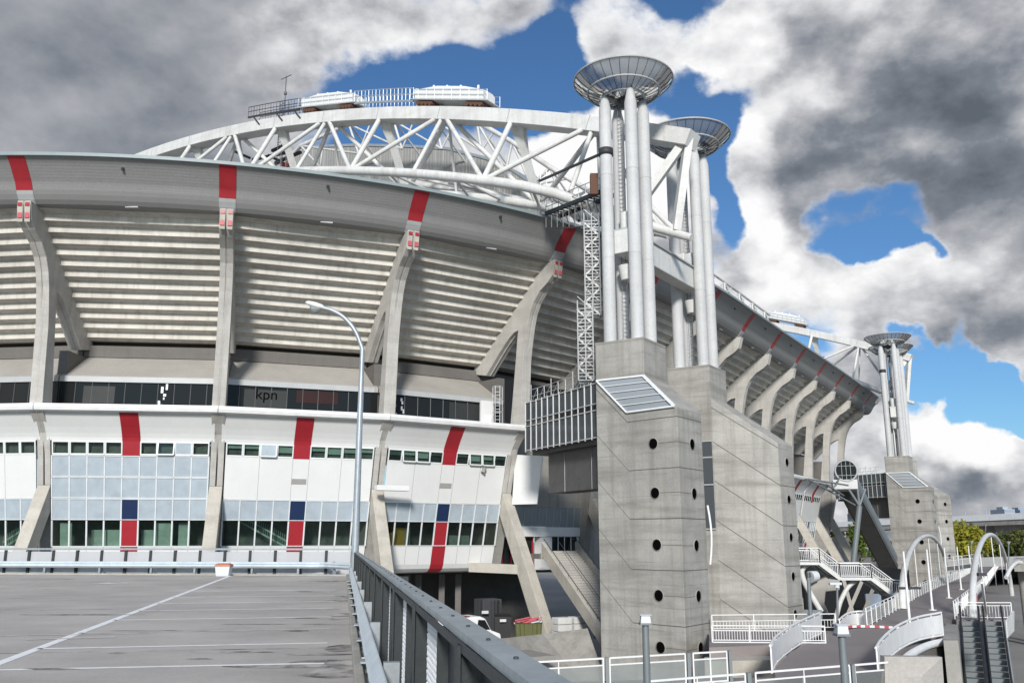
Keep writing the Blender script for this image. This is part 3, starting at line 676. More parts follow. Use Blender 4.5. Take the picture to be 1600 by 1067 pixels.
n1_ = (g1-B2).cross(UP).normalized(); n1_ = outw(n1_, g1, lerp(B2, C2, .5)); n2_ = outw((g2-g1).cross(UP).normalized(), g1, inn2)
mb = M()
drop = zh2-zs2
strip_line(mb, atz(B2, zh2-.7), atz(g1, zs2-.35), n1_, .05)
for k, v in enumerate((690, 751, 813, 875, 936)):
    z = on_plane(1115, v, B2, n1_).z; zb = z-drop*.95
    if zb > ZG: strip_line(mb, atz(B2, z), atz(g1, zb), n1_, .05); strip_line(mb, atz(g1, zb), atz(g2, zb), n2_, .05)
for v in (722, 780, 839, 900, 959):
    c = on_plane(1229+(v-722)*.055, v, g1, n2_); strip_line(mb, c, c+dgl*.7, n2_, .03)
    porthole(t2, c, n2_, .3)
mb.build('joint_line', 'joint', b2)
mb = M()
fA = outw((B2-A2).cross(UP).normalized(), B2, inn2)
for z0, z1 in ((zh2-6.3, zh2-3.3), (zh2-9.5, zh2-6.5)):
    c = lerp(A2, B2, .80)+fA*.05; mb.obox(atz(c, (z0+z1)/2), (B2-A2).normalized()*.6, fA*.03, UP*(z1-z0)/2)
sw = mb.build('link_window', 'bridge_glass', t2)
mb = M()
for z in (zh2-3.2, zh2-6.4, zh2-9.6, zh2-4.4): c = atz(lerp(A2, B2, .8)+fA*.09, z); mb.beam(c-(B2-A2).normalized()*.62, c+(B2-A2).normalized()*.62, .08, .1)
mb.build('glazing_bar', 'frame_grey', sw)
O2, zr2 = dish_and_columns(t2, A2, B2, C2, tall=zr1)
# mural edge: thin white curved downpipe at the corner of the first tower
mb = M()
for k in range(1): mb.tube([e3+V((.15, -.05, 0))+UP*(-5.8-.6*j)+V((.16*math.sin(j/6*math.pi), 0, 0)) for j in range(7)], .07, 6)
mb.build('downpipe', 'white', t1)
# ------------------------------------------------------------------ roof arches
AD = V((-.8, .6, 0)); BD = V((.6, .8, 0)); AT = 170.; AA = .0026
def make_arch(E, z0, label, aa, name='roof_arch'):
    root = thing(name, E+UP*ZG, label, 'roof arch', 'arched steel roof trusses')
    T = lambda t: E+AD*t+UP*(z0+aa*t*(AT-t))
    hw, dp = 3.4, 7.6
    def LCH(s, t):
        f = min(max(t/13, 0), 1, ); f = f*f*(3-2*f); return E+AD*t+BD*(s*lerp(.9, hw, f))+UP*(z0+aa*t*(AT-t)-dp-1.0*(1-f))
    N = 44
    mb = M(); rings = []
    for k in range(N+1):
        t = -.6+k*(AT+1.2)/N; p = T(t); d = (T(t+.5)-T(t-.5)).normalized(); up = BD.cross(d); up = up if up.z > 0 else -up
        rings.append([p+BD*sx*.85+up*(sz*.62-.62) for sx, sz in ((-1, -1), (1, -1), (1, 1), (-1, 1))])
    mb.loft(rings, True, True); top = mb.build('top_chord', 'white_steel', root, .04)
    mb = M()
    for k in range(1, 21):
        t = 8.1*k; p = T(t); d = (T(t+.5)-T(t-.5)).normalized(); up = BD.cross(d); up = up if up.z > 0 else -up
        r0 = [p+BD*sx*.865+up*(sz*.635-.62) for sx, sz in ((-1, -1), (1, -1), (1, 1), (-1, 1))]
        mb = M(); mb.loft([[q-d*.04 for q in r0], [q+d*.04 for q in r0]], True, True); mb.build('chord_splice', 'frame_grey', top)
    for s in (-1, 1):
        mb = M(); mb.tube([LCH(s, t) for t in ([-.3, 0, 2] if s < 0 else [2.5, 3.2, 3.6])+[4+3*k for k in range(56)]], [.3, .3, .33]+[.42]*56, 14); mb.build('bottom_chord', 'white_steel', root)
    def diag(p, q, r):
        mb = M(); mb.tube([p, q], r, 10, False); mb.build('diagonal', 'white_steel', root)
    tj = lambda j: 8.1*j
    for j in range(1, 21):
        t = tj(j)
        if j % 2 == 0:
            for dj in (-1, 0, 1):
                if j+dj <= 20: diag(T(tj(j+dj))-UP*.6-BD*.35, LCH(-1, min(t+.9, 168)), .25 if dj == 0 else .22)
            mb = M(); a, b = T(t)-UP*.7, LCH(1, t)
            mb.loft([[a+AD*x*.8+BD*y*.3 for x, y in ((-1, -1), (1, -1), (1, 1), (-1, 1))], [lerp(a, b, .35)+AD*x*.33+BD*y*.25 for x, y in ((-1, -1), (1, -1), (1, 1), (-1, 1))], [b+AD*x*.3+BD*y*.25 for x, y in ((-1, -1), (1, -1), (1, 1), (-1, 1))]], True, False)
            mb.build('post', 'white_steel', root)
        else:
            diag(T(t)-UP*.6-BD*.3, LCH(-1, t+.9), .2)
            for dt in (-8.1, 8.1):
                if 2 < t+dt < 168: diag(T(t)-UP*.6+BD*.35, LCH(1, t+dt), .23)
            diag(T(t)-UP*.6+BD*.3, LCH(1, t+1.5), .14)
    # end portal: raking box, short strut and near vertical leg onto the bearing
    kn_ = E+AD*3.35-BD*1.2+UP*(z0-5.0)
    mb = M(); mb.beam(T(0)-UP*.4, kn_, .62, .62); mb.beam(kn_, kn_+(kn_-T(0)).normalized()*4.2, .5, .5); mb.build('raking_strut', 'white_steel', root)
    mb = M(); mb.beam(T(0)-UP*.5, LCH(-1, .9)+UP*.2, .7, .55); mb.build('end_leg', 'white_steel', root)
    diag(kn_, LCH(-1, .7), .2); diag(T(tj(1))-UP*.6, LCH(1, 3), .2)
    mb = M()
    for j in range(1, 40, 2): t = 4.05*j; mb.tube([LCH(-1, t), LCH(1, t+4.05 if t+4.05 < 168 else 168)], .13, 6, False); mb.tube([LCH(1, t), LCH(-1, t)], .13, 6, False)
    mb.build('cross_bracing', 'white_steel', root)
    return root, T, LCH
EA = V((13.3, 62.9, 0)); arch1, T1, LC1 = make_arch(EA, 30.1, 'white arched steel truss rising leftward from the nearest pair of stair towers', .0026)
E2 = dd(1420, 551, 167); E2.z = 0
arch2, T2, LC2 = make_arch(E2, 31.4, 'white arched steel truss running behind the roof rim to the distant pair of towers', .0026)
# bearing girders between each pair of towers
def girder(Oa, Ob, z, label):
    d = (Ob-Oa).normalized(); root = thing('bearing_girder', atz((Oa+Ob)/2, z-1.5), label, 'girder', 'girders under the arch ends')
    a, b = Oa-d*1.0, Ob+d*.6
    mb = M(); mb.beam(atz(a, z), atz(b, z), 1.1, 1.7); mb.build('girder_web', 'white_steel', root, .06)
    mb = M(); mb.beam(atz(a, z+.86), atz(b, z+.86), 1.4, .1); mb.build('top_flange', 'frame_grey', root)
    for o in (Oa, Ob):
        mb = M(); mb.tube([atz(o, z-2.6), atz(o, z-1.6)], [.55, .75], 16); mb.tube([atz(o, z+.9), atz(o, z+2.3)], .5, 16); mb.build('bearing_pad', 'white_steel', root)
    mb = M(); c = (Oa+Ob)/2
    for s in (-1, 1): mb.box(atz(c+d*s*3.4, z+1.2), 1.3, 1.3, .7, .9)
    mb.build('saddle', 'white_steel', root, .05)
    return root
zg = dd(970, 383, O1.length).z
girder(O1, O2, zg, 'white box girder tying the columns of the two near towers')
# ------------------------------------------------------------------ machinery and gantry on top of the arch
def machine(Tf, t0, t1, label):
    tm = (t0+t1)/2; d = (Tf(t1)-Tf(t0)).normalized(); c = Tf(tm)-UP*.02
    root = thing('roof_machine', c, label, 'roof machinery', 'machine housings riding on the roof arches')
    up = UP*.84; ln = (Tf(t1)-Tf(t0)).length
    mb = M(); b = c+up*1.55
    sec = [(-.5, .55), (-.46, .85), (-.25, 1.25), (.25, 1.25), (.46, .85), (.5, .55)]
    rings = []
    for f, h in ((-.5, .75), (-.42, 1.0), (-.2, 1.45), (.2, 1.5), (.42, 1.05), (.5, .8)):
        p = b+d*ln*f; rings.append([p+BD*x+up*z for x, z in ((-.85, -.65), (.85, -.65), (.85, h*.45), (.5, h*.72), (-.5, h*.72), (-.85, h*.45))])
    mb.loft(rings, True, True); mb.build('housing', 'white_panel', root, .04)
    mb = M()
    for f in (-.36, .36):
        mb.obox(c+d*ln*f+up*.45, d*ln*.12, BD*.8, up*.16)
        for g in (-.09, -.03, .03, .09): mb.tube([c+d*ln*(f+g)+up*.27-BD*.85, c+d*ln*(f+g)+up*.27+BD*.85], .18, 10)
        mb.build('bogie', 'rust', root); mb = M()
    mb = M(); mb.obox(c+up*.78, d*ln*.56, BD*.95, up*.06); mb.build('walkway', 'frame_grey', root)
    mb = M()
    for s in (-.93, .93):
        for h in (1.4, 2.0): mb.beam(c+d*ln*-.56+BD*s+up*h, c+d*ln*.56+BD*s+up*h, .035, .035)
        for k in range(10): p = c+d*ln*(-.56+1.12*k/9)+BD*s; mb.beam(p+up*.8, p+up*2.05, .03, .03)
        mb.build('guard_rail', 'galvanised', root); mb = M()
    mb = M()
    for f in (-.35, -.1, .1, .3): p = b+d*ln*f+up*1.0; mb.tube([p, p+up*.35], .12, 8)
    mb.tube([b+d*ln*.5+up*.3-BD*.7, b+d*ln*.5+up*.3+BD*.7], .3, 12); mb.build('vent_cap', 'white', root)
    return root
machine(T1, 19.2, 27.6, 'white machine housing on the crest of the near arch, right of the gantry')
machine(T1, 36.3, 44.2, 'white machine housing on the near arch, left of the gantry')
machine(T2, 17.5, 24.5, 'small white machine housing on the far arch beyond the rim')
def gantry(Tf, t0, t1, label, mat, n, h=1.35, brackets=False):
    root = thing('roof_gantry', Tf((t0+t1)/2), label, 'gantry')
    P = [Tf(lerp(t0, t1, k/n))+UP*.55 for k in range(n+1)]
    mb = M()
    for s in (-.8, .8):
        for k in range(n): mb.beam(P[k]+BD*s, P[k+1]+BD*s, .12, .2)
    mb.build('deck_beam', mat, root)
    mb = M()
    for s in (-.8, .8):
        for z in (h*.55, h):
            for k in range(n): mb.beam(P[k]+BD*s+UP*z, P[k+1]+BD*s+UP*z, .06, .06)
        for k in range(n+1): mb.beam(P[k]+BD*s, P[k]+BD*s+UP*h, .05, .05)
        for k in range(n): mb.beam(lerp(P[k], P[k+1], .5)+BD*s, lerp(P[k], P[k+1], .5)+BD*s+UP*h, .03, .03)
    mb.build('guard_rail', mat, root)
    if brackets:
        mb = M()
        for k in (1, n//2, n-1): mb.beam(P[k]-BD*.9, P[k]-UP*1.4+AD*-1.3-BD*.9, .12, .12); mb.beam(P[k], P[k]-UP*1.2, .14, .14)
        mb.build('bracket', mat, root)
    return root
gantry(T1, 27.8, 36.0, 'pale railed walkway between the two machine housings on the near arch', 'galvanised', 8)
gantry(T1, 44.5, 53.5, 'dark railed maintenance platform at the left end of the arch walkway', 'crane_dark', 9, 1.25, True)
# slender mast with anemometer behind the dark platform
mp = T1(50.2)+BD*1.6
root = thing('weather_mast', mp-UP*6, 'thin lattice mast with a T shaped head above the dark platform', 'mast')
mb = M()
for dx in (-.35, .35):
    for dy in (-.35, .35): mb.beam(mp+AD*dx+BD*dy-UP*6, mp+AD*dx+BD*dy+UP*3, .07, .07)
for k in range(14): z = -6+k*.66; mb.beam(mp+AD*-.35+BD*-.35+UP*z, mp+AD*.35+BD*-.35+UP*(z+.5), .04, .04); mb.beam(mp+AD*-.35+BD*-.35+UP*z, mp+AD*.35+BD*-.35+UP*z, .05, .05)
mb.build('lattice', 'dark_metal', root)
mb = M(); mb.tube([mp+UP*2.5, mp+UP*6.2], .05, 6); mb.beam(mp+UP*6.1-AD*.9, mp+UP*6.1+AD*.9, .06, .06); mb.box(mp+UP*4.1, .3, .3, .3); mb.build('head', 'dark_metal', root)
# ------------------------------------------------------------------ movable roof behind the near arch
WR = 10.
def rp(u, v, w=WR):
    return on_plane(u, v, EA+BD*w, BD)
mr = thing('movable_roof', atz(rp(660, 280), 26), 'grey ribbed movable roof panel standing behind the near arch', 'roof panel')
tops = [rp(u, v, 12) for u, v in ((425, 262), (470, 232), (560, 229), (640, 231), (700, 235), (760, 250), (800, 268), (850, 302), (885, 335))]
mb = M(); mb.loft([[p, atz(p, 27.5), atz(p, 27.5)+BD*.3, p+BD*.3] for p in tops], True, True); pnl = mb.build('roof_cladding', 'roof_sheet', mr)
mb = M(); mb.loft([[p+UP*.02-BD*.1, p+UP*.35-BD*.1, p+UP*.35+BD*26, p+UP*.02+BD*26] for p in tops], True, True); mb.build('roof_edge', 'galvanised', mr)
mb = M()
for k in range(40):
    f = k/39*(len(tops)-1); j = min(int(f), len(tops)-2); p = lerp(tops[j], tops[j+1], f-j)-BD*.06; mb.beam(p-UP*.1, atz(p, 28), .05, .08)
for z in (33.0, 30.5): mb.beam(atz(tops[1], z)-BD*.05, atz(tops[6], z)-BD*.05, .08, .1)
mb.build('cladding_rib', 'soffit', mr)
# lighter lattice truss on the edge of the movable roof
lt = thing('lattice_truss', atz(rp(640, 240), 30), 'slender white lattice truss with sloping ends seen through the near arch', 'truss')
tc_ = [rp(u, v, 7) for u, v in ((415, 285), (470, 228), (545, 194), (615, 189), (680, 189), (745, 190), (800, 222), (860, 262), (918, 297), (985, 345))]
bc_ = [rp(u, v, 7) for u, v in ((450, 300), (500, 262), (560, 240), (628, 233), (690, 233), (752, 236), (790, 268), (830, 290), (880, 322), (940, 350))]
mb = M(); mb.tube(tc_, .24, 8); mb.build('top_chord', 'white_steel', lt)
mb = M()
for k in range(len(tc_)):
    mb.tube([tc_[k], bc_[k]], .14, 6, False)
    if k+1 < len(tc_): mb.tube([tc_[k], bc_[k+1]], .12, 6, False); mb.tube([lerp(tc_[k], tc_[k+1], .5), bc_[k]], .10, 6, False)
    mb.tube([tc_[k], tc_[k]+BD*7-UP*4], .11, 6, False)
mb.build('web_member', 'white_steel', lt)
# lower curved tube carrying the roof edge beyond the truss
mb = M(); mb.tube([rp(u, v, 5.5) for u, v in ((640, 285), (700, 297), (760, 304), (830, 317), (900, 331), (960, 352))], .42, 12)
tag(mb.build('edge_tube', 'white_steel'), 'thick white tube curving low behind the lower chord of the near arch', 'roof tube')
mb = M()
for a, b in (((800, 312), (740, 292)), ((818, 313), (870, 300)), ((812, 312), (700, 282)), ((812, 312), (640, 276)), ((870, 320), (905, 345))):
    mb.tube([rp(*a, 5), rp(*b, 4)], .17, 6, False)
tag(mb.build('roof_brace', 'white_steel'), 'fan of slim white braces low behind the near arch', 'brace')
mb = M()
for a, b in (((367, 237), (390, 247)), ((425, 236), (450, 225)), ((395, 250), (455, 237)), ((430, 255), (470, 238)), ((420, 243), (448, 258))):
    mb.beam(rp(*a, 3.0), rp(*b, 3.0), .3, .3)
tag(mb.build('crane_boom', 'crane_dark'), 'dark crane boom lying low inside the left part of the near arch', 'crane')
mb = M()
tip = [rp(u, v, 3.0) for u, v in ((440, 258), (452, 258))]; mb.beam(tip[0], tip[1], .4, .4)
tag(mb.build('warning_flag', 'tyre_red'), 'small red block beside the dark crane boom', 'marker')
# maintenance rail truss along the rim in the far bays
rt = thing('rim_truss', SS(6, 3, 26), 'white handrail truss along the roof rim of the far bays', 'truss')
mb = M(); P1 = [SS(4.6+.21*k, 6.0, 25.95) for k in range(11)]; P2 = [SS(4.6+.21*k, 6.0, 27.45-.02*k) for k in range(11)]
mb.tube(P2, .14, 6); mb.build('top_rail', 'white_steel', rt)
mb = M()
for k in range(10):
    mb.tube([P1[k], P2[k+1]], .07, 6, False)
    if k % 2: mb.tube([P1[k+1], P2[k]], .12, 6, False); mb.tube([P1[k], P2[k]], .12, 6, False)
mb.build('rail_post', 'white_steel', rt)
# small machinery below the far arch
mb = M()
for k in range(26):
    p = T2(21+random.uniform(-7, 4))-UP*random.uniform(4.5, 7.2); mb.beam(p, p+AD*random.uniform(.6, 2)*random.choice((-1, 1))+UP*random.uniform(-.2, .8), .16, .16)
tag(mb.build('winch_frame', 'crane_dark'), 'dark winch frame hanging under the far arch beside the rim', 'winch')

# ------------------------------------------------------------------ glazed skybridge between tower and stadium
R0 = dd(936, 597, 60.5); zb1 = R0.z; zb0 = dd(936, 682, 60.5).z; L0 = zz(821, 630, zb1)
sd = (R0-L0).normalized(); sn = sd.cross(UP).normalized(); sn = sn if sn.y < 0 else -sn
R0b, L0b = R0+sd*1.5, L0-sd*.15
sky_b = thing('skybridge', atz((R0+L0)/2, zb0), 'dark glazed footbridge joining the near stair tower to the stadium', 'skybridge', 'glazed bridges from tower to stadium')
mb = M(); mb.prism([atz(L0b, zb0)-sn*.1, atz(R0b, zb0)-sn*.1, atz(R0b, zb0)-sn*3.4, atz(L0b, zb0)-sn*3.4], UP*(zb1-zb0)); mb.build('bridge_body', 'dark_clad', sky_b)
mb = M(); Lf = (R0-L0).length
for z0, z1 in ((zb0+.05, lerp(zb0, zb1, .5)), (lerp(zb0, zb1, .62), zb1-.05)): mb.prism([atz(L0, z0)-sn*.06, atz(R0, z0)-sn*.06, atz(R0, z0)-sn*.1+sn*.02, atz(L0, z0)-sn*.08], UP*(z1-z0))
gp = mb.build('glass_panel', 'bridge_glass', sky_b)
mb = M()
for k in range(13): p = lerp(L0, R0, k/12*.985); mb.beam(atz(p, zb0-.12)-sn*.0, atz(p, zb1+.1)-sn*.0, .045, .09)
for z in (zb0, zb0+(zb1-zb0)*.5, zb0+(zb1-zb0)*.62, zb1): mb.beam(atz(L0, z)-sn*.03, atz(R0, z)-sn*.03, .1, .08)
mb.build('glazing_bar', 'frame_grey', sky_b)
mb = M()
for k in range(22): p = lerp(L0, R0, .45+.55*k/22); mb.obox(atz(p, lerp(zb0, zb1, .56))-sn*.04, sd*random.uniform(.08, .25), sn*.02, UP*.22)
mb.build('vent_slot', 'black', sky_b)
mb = M(); mb.prism([atz(L0, zb0)-sn*.6, atz(R0b, zb0)-sn*.6, atz(R0b, zb0)-sn*3.2, atz(L0, zb0)-sn*3.2], UP*-.35)
zl = dd(935, 760, 61).z
mb.prism([atz(lerp(L0, R0, .12), zl)-sn*1.3, atz(R0b, zl)-sn*1.3, atz(R0b, zl)-sn*3.2, atz(lerp(L0, R0, .12), zl)-sn*3.2], UP*(zb0-.35-zl)); mb.build('underside_duct', 'dark_clad', sky_b)
mb = M()
for f in (.35, .7): p = atz(lerp(L0, R0, f), 0)-sn*1.285; mb.beam(atz(p, zl), atz(p, zb0-.36), .05, .03)
mb.build('duct_joint', 'frame_grey', sky_b)
mb = M()
for k in range(9):
    p = atz(lerp(L0, R0, k/8*.8), zb1)-sn*.5; mb.beam(p, p+UP*(1.1+.4*(k % 3 == 0)), .05, .05)
for z in (.55, 1.1): mb.beam(atz(L0, zb1+z)-sn*.5, atz(lerp(L0, R0, .85), zb1+z)-sn*.5, .04, .04)
for k in range(8): mb.beam(atz(lerp(L0, R0, k/8*.8), zb1)-sn*.5, atz(lerp(L0, R0, (k+1)/8*.8), zb1+1.1)-sn*.5, .025, .025)
mb.build('roof_rail', 'frame_grey', sky_b)
# caged ladder where the skybridge meets the cornice
cl = S(2.86, -1.0, 9.46); lad = thing('caged_ladder', cl, 'grey caged ladder standing on the white cornice beside the skybridge', 'ladder')
mb = M()
for k in range(6):
    a = k*math.pi/3; mb.beam(cl+V((.4*math.cos(a), .4*math.sin(a), 0)), cl+V((.4*math.cos(a), .4*math.sin(a), 3.4)), .05, .05)
for z in (1.2, 2.3, 3.4): mb.tube([cl+V((.4*math.cos(k*math.pi/6), .4*math.sin(k*math.pi/6), z)) for k in range(13)], .03, 5, False)
mb.build('cage', 'frame_grey', lad)
mb = M(); 
for k in range(11): mb.beam(cl+V((-.25, .3, .3*k)), cl+V((.25, .3, .3*k)), .03, .03)
mb.box(cl+V((-.8, .3, .5)), .6, .4, .9); mb.build('rung', 'galvanised', lad)
mb = M(); mb.box(S(2.83, -2.0, 10.6), 1.3, .3, 2.2, .63)
tag(mb.build('plant_cabinet', 'white_panel', None, .03), 'white plant cabinet beside the caged ladder on the cornice', 'cabinet')
# leaning white screen between last column and bridge
mb = M(); q = [dd(805, 710, 78), dd(847.6, 713, 76.5), dd(838.5, 787, 76.2), dd(800, 788, 77.7)]; mb.sheet(q, .12)
tag(mb.build('screen_wall', 'white_panel'), 'white panel wall under the stadium end of the skybridge', 'wall')
# scaffold stairs on the flank of the tower
def scaffold(u0, u1, v0, v1, d, label, nlev):
    a, b = dd(u0, v1, d), dd(u1, v1, d); zt_ = dd((u0+u1)/2, v0, d).z; z0 = a.z; x = (atz(b, 0)-atz(a, 0)); wdt = x.length; x.normalize(); y = UP.cross(x).normalized()*1.3
    root = thing('scaffold_stair', a, label, 'scaffold', 'scaffold stairs beside the near tower')
    mb = M(); A_ = atz(a, 0); 
    for p in (A_, A_+x*wdt, A_+y, A_+y+x*wdt, A_+x*wdt*.5): mb.tube([p+UP*z0, p+UP*(zt_+.6)], .055, 6)
    mb.build('standard', 'frame_grey', root)
    mb = M()
    for k in range(nlev*4+1):
        z = z0+(zt_-z0)*k/(nlev*4)
        mb.beam(A_+UP*z, A_+x*wdt+UP*z, .04, .04); mb.beam(A_+y+UP*z, A_+y+x*wdt+UP*z, .04, .04)
        if k % 2 == 0: mb.beam(A_+UP*z, A_+y+UP*z, .05, .05); mb.beam(A_+x*wdt+UP*z, A_+x*wdt+y+UP*z, .05, .05)
    mb.build('ledger', 'frame_grey', root)
    mb = M()
    for k in range(nlev):
        za, zb = z0+(zt_-z0)*k/nlev, z0+(zt_-z0)*(k+1)/nlev; s = k % 2
        p, q = (A_ if s else A_+x*wdt), (A_+x*wdt if s else A_)
        for yo in (.3, .75): mb.beam(p+y*yo+UP*za, q+y*yo+UP*zb, .07, .12)
        for j in range(6): c = lerp(p+UP*za, q+UP*zb, j/5.)+y*.5; mb.obox(c, x*.12, y*.22, UP*.02)
        mb.beam(p+UP*(za+.9), q+UP*(zb+.9), .04, .04)
    mb.build('stair_flight', 'frame_grey', root)
    return root
scaffold(915, 939, 345, 491, 62.5, 'upper white scaffold stair climbing beside the tower columns to the rim', 7)
scaffold(904, 928, 482, 594, 61.6, 'lower white scaffold stair standing on the skybridge beside the tower', 5)
# platform from scaffold to the roof rim
pl_a, pl_b = dd(938, 300, 62.5), dd(853, 334, 69); pl = thing('access_platform', pl_b, 'dark steel access platform bridging from the roof rim to the tower columns', 'platform')
mb = M(); x = (pl_a-pl_b).normalized(); yv = UP.cross(x).normalized()
for s in (0, 1.3): mb.beam(pl_b+yv*s, pl_a+yv*s, .2, .3)
for k in range(14): mb.beam(lerp(pl_b, pl_a, k/13), lerp(pl_b, pl_a, k/13)+yv*1.3, .08, .06)
mb.build('deck_beam', 'fence_dark', pl)
mb = M()
for s in (0, 1.3):
    for z in (.55, 1.1): mb.beam(pl_b+yv*s+UP*z, pl_a+yv*s+UP*z, .05, .05)
    for k in range(9): p = lerp(pl_b, pl_a, k/8)+yv*s; mb.beam(p, p+UP*1.15, .05, .05)
mb.build('guard_rail', 'frame_grey', pl)
mb = M()
lo_a, lo_b = pl_a-UP*2.2, lerp(pl_b, pl_a, .35)-UP*1.5
for k in range(10):
    p = lerp(pl_b, pl_a, k/9); mb.beam(p, p-UP*(1.2+1.4*k/9), .06, .06); mb.beam(p-UP*.2, lerp(pl_b, pl_a, min((k+1)/9, 1))-UP*(1.2+1.2*k/9), .05, .05)
mb.beam(lerp(pl_b, pl_a, 0)-UP*1.3, pl_a-UP*2.6, .08, .1); mb.build('bracing', 'dark_metal', pl)
mb = M(); q = dd(845, 330, 69.5)
for k in range(4): mb.beam(q+V((.5*(k % 2), .5*(k//2), 0)), q+V((.5*(k % 2), .5*(k//2), 3.6)), .07, .07)
for k in range(9): mb.beam(q+UP*.4*k, q+V((.5, 0, .4*k+.3)), .05, .05); mb.beam(q+UP*.4*k, q+V((.5, 0, .4*k)), .05, .05)
mb.build('lattice_leg', 'frame_grey', pl)
mb = M(); c = dd(928, 289, 62); mb.box(c, .55, .55, 1.6); tag(mb.build('control_box', 'rust'), 'tall brown cabinet on the access platform beside the first column', 'cabinet')
tie = M(); a, b = dd(843, 283, 68), dd(936, 242, 60.2); tie.beam(a, b, .16, .16); tag(tie.build('tie_rod', 'crane_dark'), 'dark steel strut clamped to the leftmost tower column', 'strut')
mb = M(); c = O1+(atz(A1, 0)-O1)*.57; mb.lathe(c+UP*(dd(936, 240, 60).z), [(.46, -.25), (.52, -.25), (.52, .25), (.46, .25)], 16); mb.build('clamp', 'crane_dark', t1)

# ------------------------------------------------------------------ distant pair of towers, girder and bridge: same kit further along the stadium
dF = dd(1383, 528, 157)-dd(966, 128, O1.length); dF.z = 0
far1 = dup(t1, dF, 'distant concrete stair tower with sloping glazed roof and one column of portholes'); far2 = dup(t2, dF+V((-2.6, -1.5, 0)), 'distant concrete stair tower at the far right, half hidden behind its neighbour', rotz=-.5)
girder(O1+dF, O2+dF+V((-2.6, -1.5, 0)), zg, 'white box girder tying the columns of the two distant towers')
dup(sky_b, dF, 'dark glazed footbridge joining the distant tower to the stadium')
# ------------------------------------------------------------------ ground, promenade, car park deck
mb = M(); mb.quad((-2500, -300, ZG), (2500, -300, ZG), (2500, 4000, ZG), (-2500, 4000, ZG)); g = structure(mb.build('ground', 'ground'))
kc = zz(543, 900, ZD)                       # deck corner
kv = (zz(562, 1066, ZD)-kc); kv.normalize()   # along the right kerb toward the camera
fa = (zz(0, 895, ZD)-zz(540, 897.5, ZD)).normalized()
cR = kc; back = kv*46
deckpoly = [cR-kv*.4+V((.06, 0, 0)), cR+back+V((.06, 0, 0)), cR+back+fa*60, cR+fa*60-kv*.4]
mb = M(); mb.prism(deckpoly, UP*-.6); structure(mb.build('car_park_deck', 'asphalt'))
mb = M()
for k in range(4):
    for j in range(4): p = cR+kv*(2+10*k)+fa*(4+12*j); mb.beam(atz(p, ZG), atz(p, ZD-.6), .6, .6)
structure(mb.build('deck_columns', 'concrete'))
def decal(name, pts_, mat, h=.004):
    mb = M(); mb.quad(*[atz(p, ZD+h) for p in pts_]); return structure(mb.build(name, mat))
def dline(name, a, b, wd, mat, h=.004):
    a, b = V(a), V(b); s = (b-a).cross(UP).normalized()*wd/2; return decal(name, [a-s, b-s, b+s, a+s], mat, h)
ml0, ml1 = zz(-60, 1058, ZD), zz(366, 897, ZD); dline('lane_line', ml0, ml1, .16, 'worn_line')
md = (ml1-ml0).normalized()
pd = (zz(545, 1033, ZD)-zz(0, 1046, ZD)).normalized()
def isect(p, d, q, e):
    den = d.x*e.y-d.y*e.x; t = ((q.x-p.x)*e.y-(q.y-p.y)*e.x)/den; return p+d*t
for n_, v in enumerate((1035, 1003.5, 981.5, 963, 949.5, 939, 930, 921, 912.5, 906)):
    r = zz(543, v, ZD); a = isect(r, pd, ml0, md) if n_ else zz(-80, 1048, ZD); b = isect(r, pd, kc, kv)-pd*.45
    dline('bay_line', a, b, .125, 'faint_line' if n_ in (2, 8, 9) else 'worn_line')
for a, b, wd in (((0, 993), (240, 989), .1), ((40, 999), (180, 995), .2), ((62, 952.5), (180, 951), .11), ((-20, 921), (62, 911), .1), ((145, 901), (170, 897), .1)):
    dline('worn_marking', zz(*a, ZD), zz(*b, ZD), wd, 'faint_line', .006)
p0, p1 = zz(163, 911.2, ZD), zz(200, 910.2, ZD); dline('arrow_marking', p0, p1, .35, 'worn_line', .008); dr_ = (p1-p0).normalized(); pr_ = dr_.cross(UP)
decal('arrow_marking', [p0+dr_*.3-pr_*.5, p0+dr_*.3+pr_*.5, p0-dr_*.5], 'worn_line', .012)
for a, b, wd in (((-40, 921), (420, 916), .09), ((-40, 935), (150, 934), .07), ((-40, 1021), (545, 1011), .09), ((150, 944), (540, 944), .05)):
    dline('deck_seam', zz(*a, ZD), zz(*b, ZD), wd, 'stain', .0004)
oil = 0
for c, sx, sy in (((522, 908), 1.6, .9), ((505, 924), 2.2, .35), ((535, 935), .5, 2), ((60, 905), 2.0, .4), ((478, 950), .35, .22), ((470, 965), .4, .2), ((465, 985), .3, .18), ((185, 1020), .15, .12), ((310, 1029), .2, .1), ((360, 1018), .8, .14), ((510, 952), .4, .1), ((525, 975), .7, .15), ((540, 960), .35, 1.5), ((330, 918), 1.2, .3), ((430, 1040), 1.0, .2), ((515, 1035), .55, .45), ((528, 1050), .5, .6), ((505, 1022), .6, .12), ((536, 1012), .3, .5), ((120, 960), 1.6, .15), ((250, 985), 1.1, .08), ((80, 1045), .4, .1), ((400, 975), .9, .06)):
    p = zz(*c, ZD); decal('oil_stain', [p+V((sx*math.cos(k*.524)*random.uniform(.7, 1.1), sy*math.sin(k*.524)*random.uniform(.7, 1.1), 0)) for k in range(12)], 'stain', .0010+.00016*(oil := oil+1))
# kerb
mb = M(); mb.prism([kc-kv*.2-pd*.07, kc-kv*.2+pd*.05, kc+back+pd*.05, kc+back-pd*.07], UP*.1); structure(mb.build('kerb', 'kerb', None, .02))
mb = M(); mb.prism([kc-kv*.28+pd*.2, kc-kv*.28+fa*60, kc+kv*.0+fa*60, kc+kv*.0+pd*.2], UP*.08); structure(mb.build('kerb', 'kerb', None, .02))
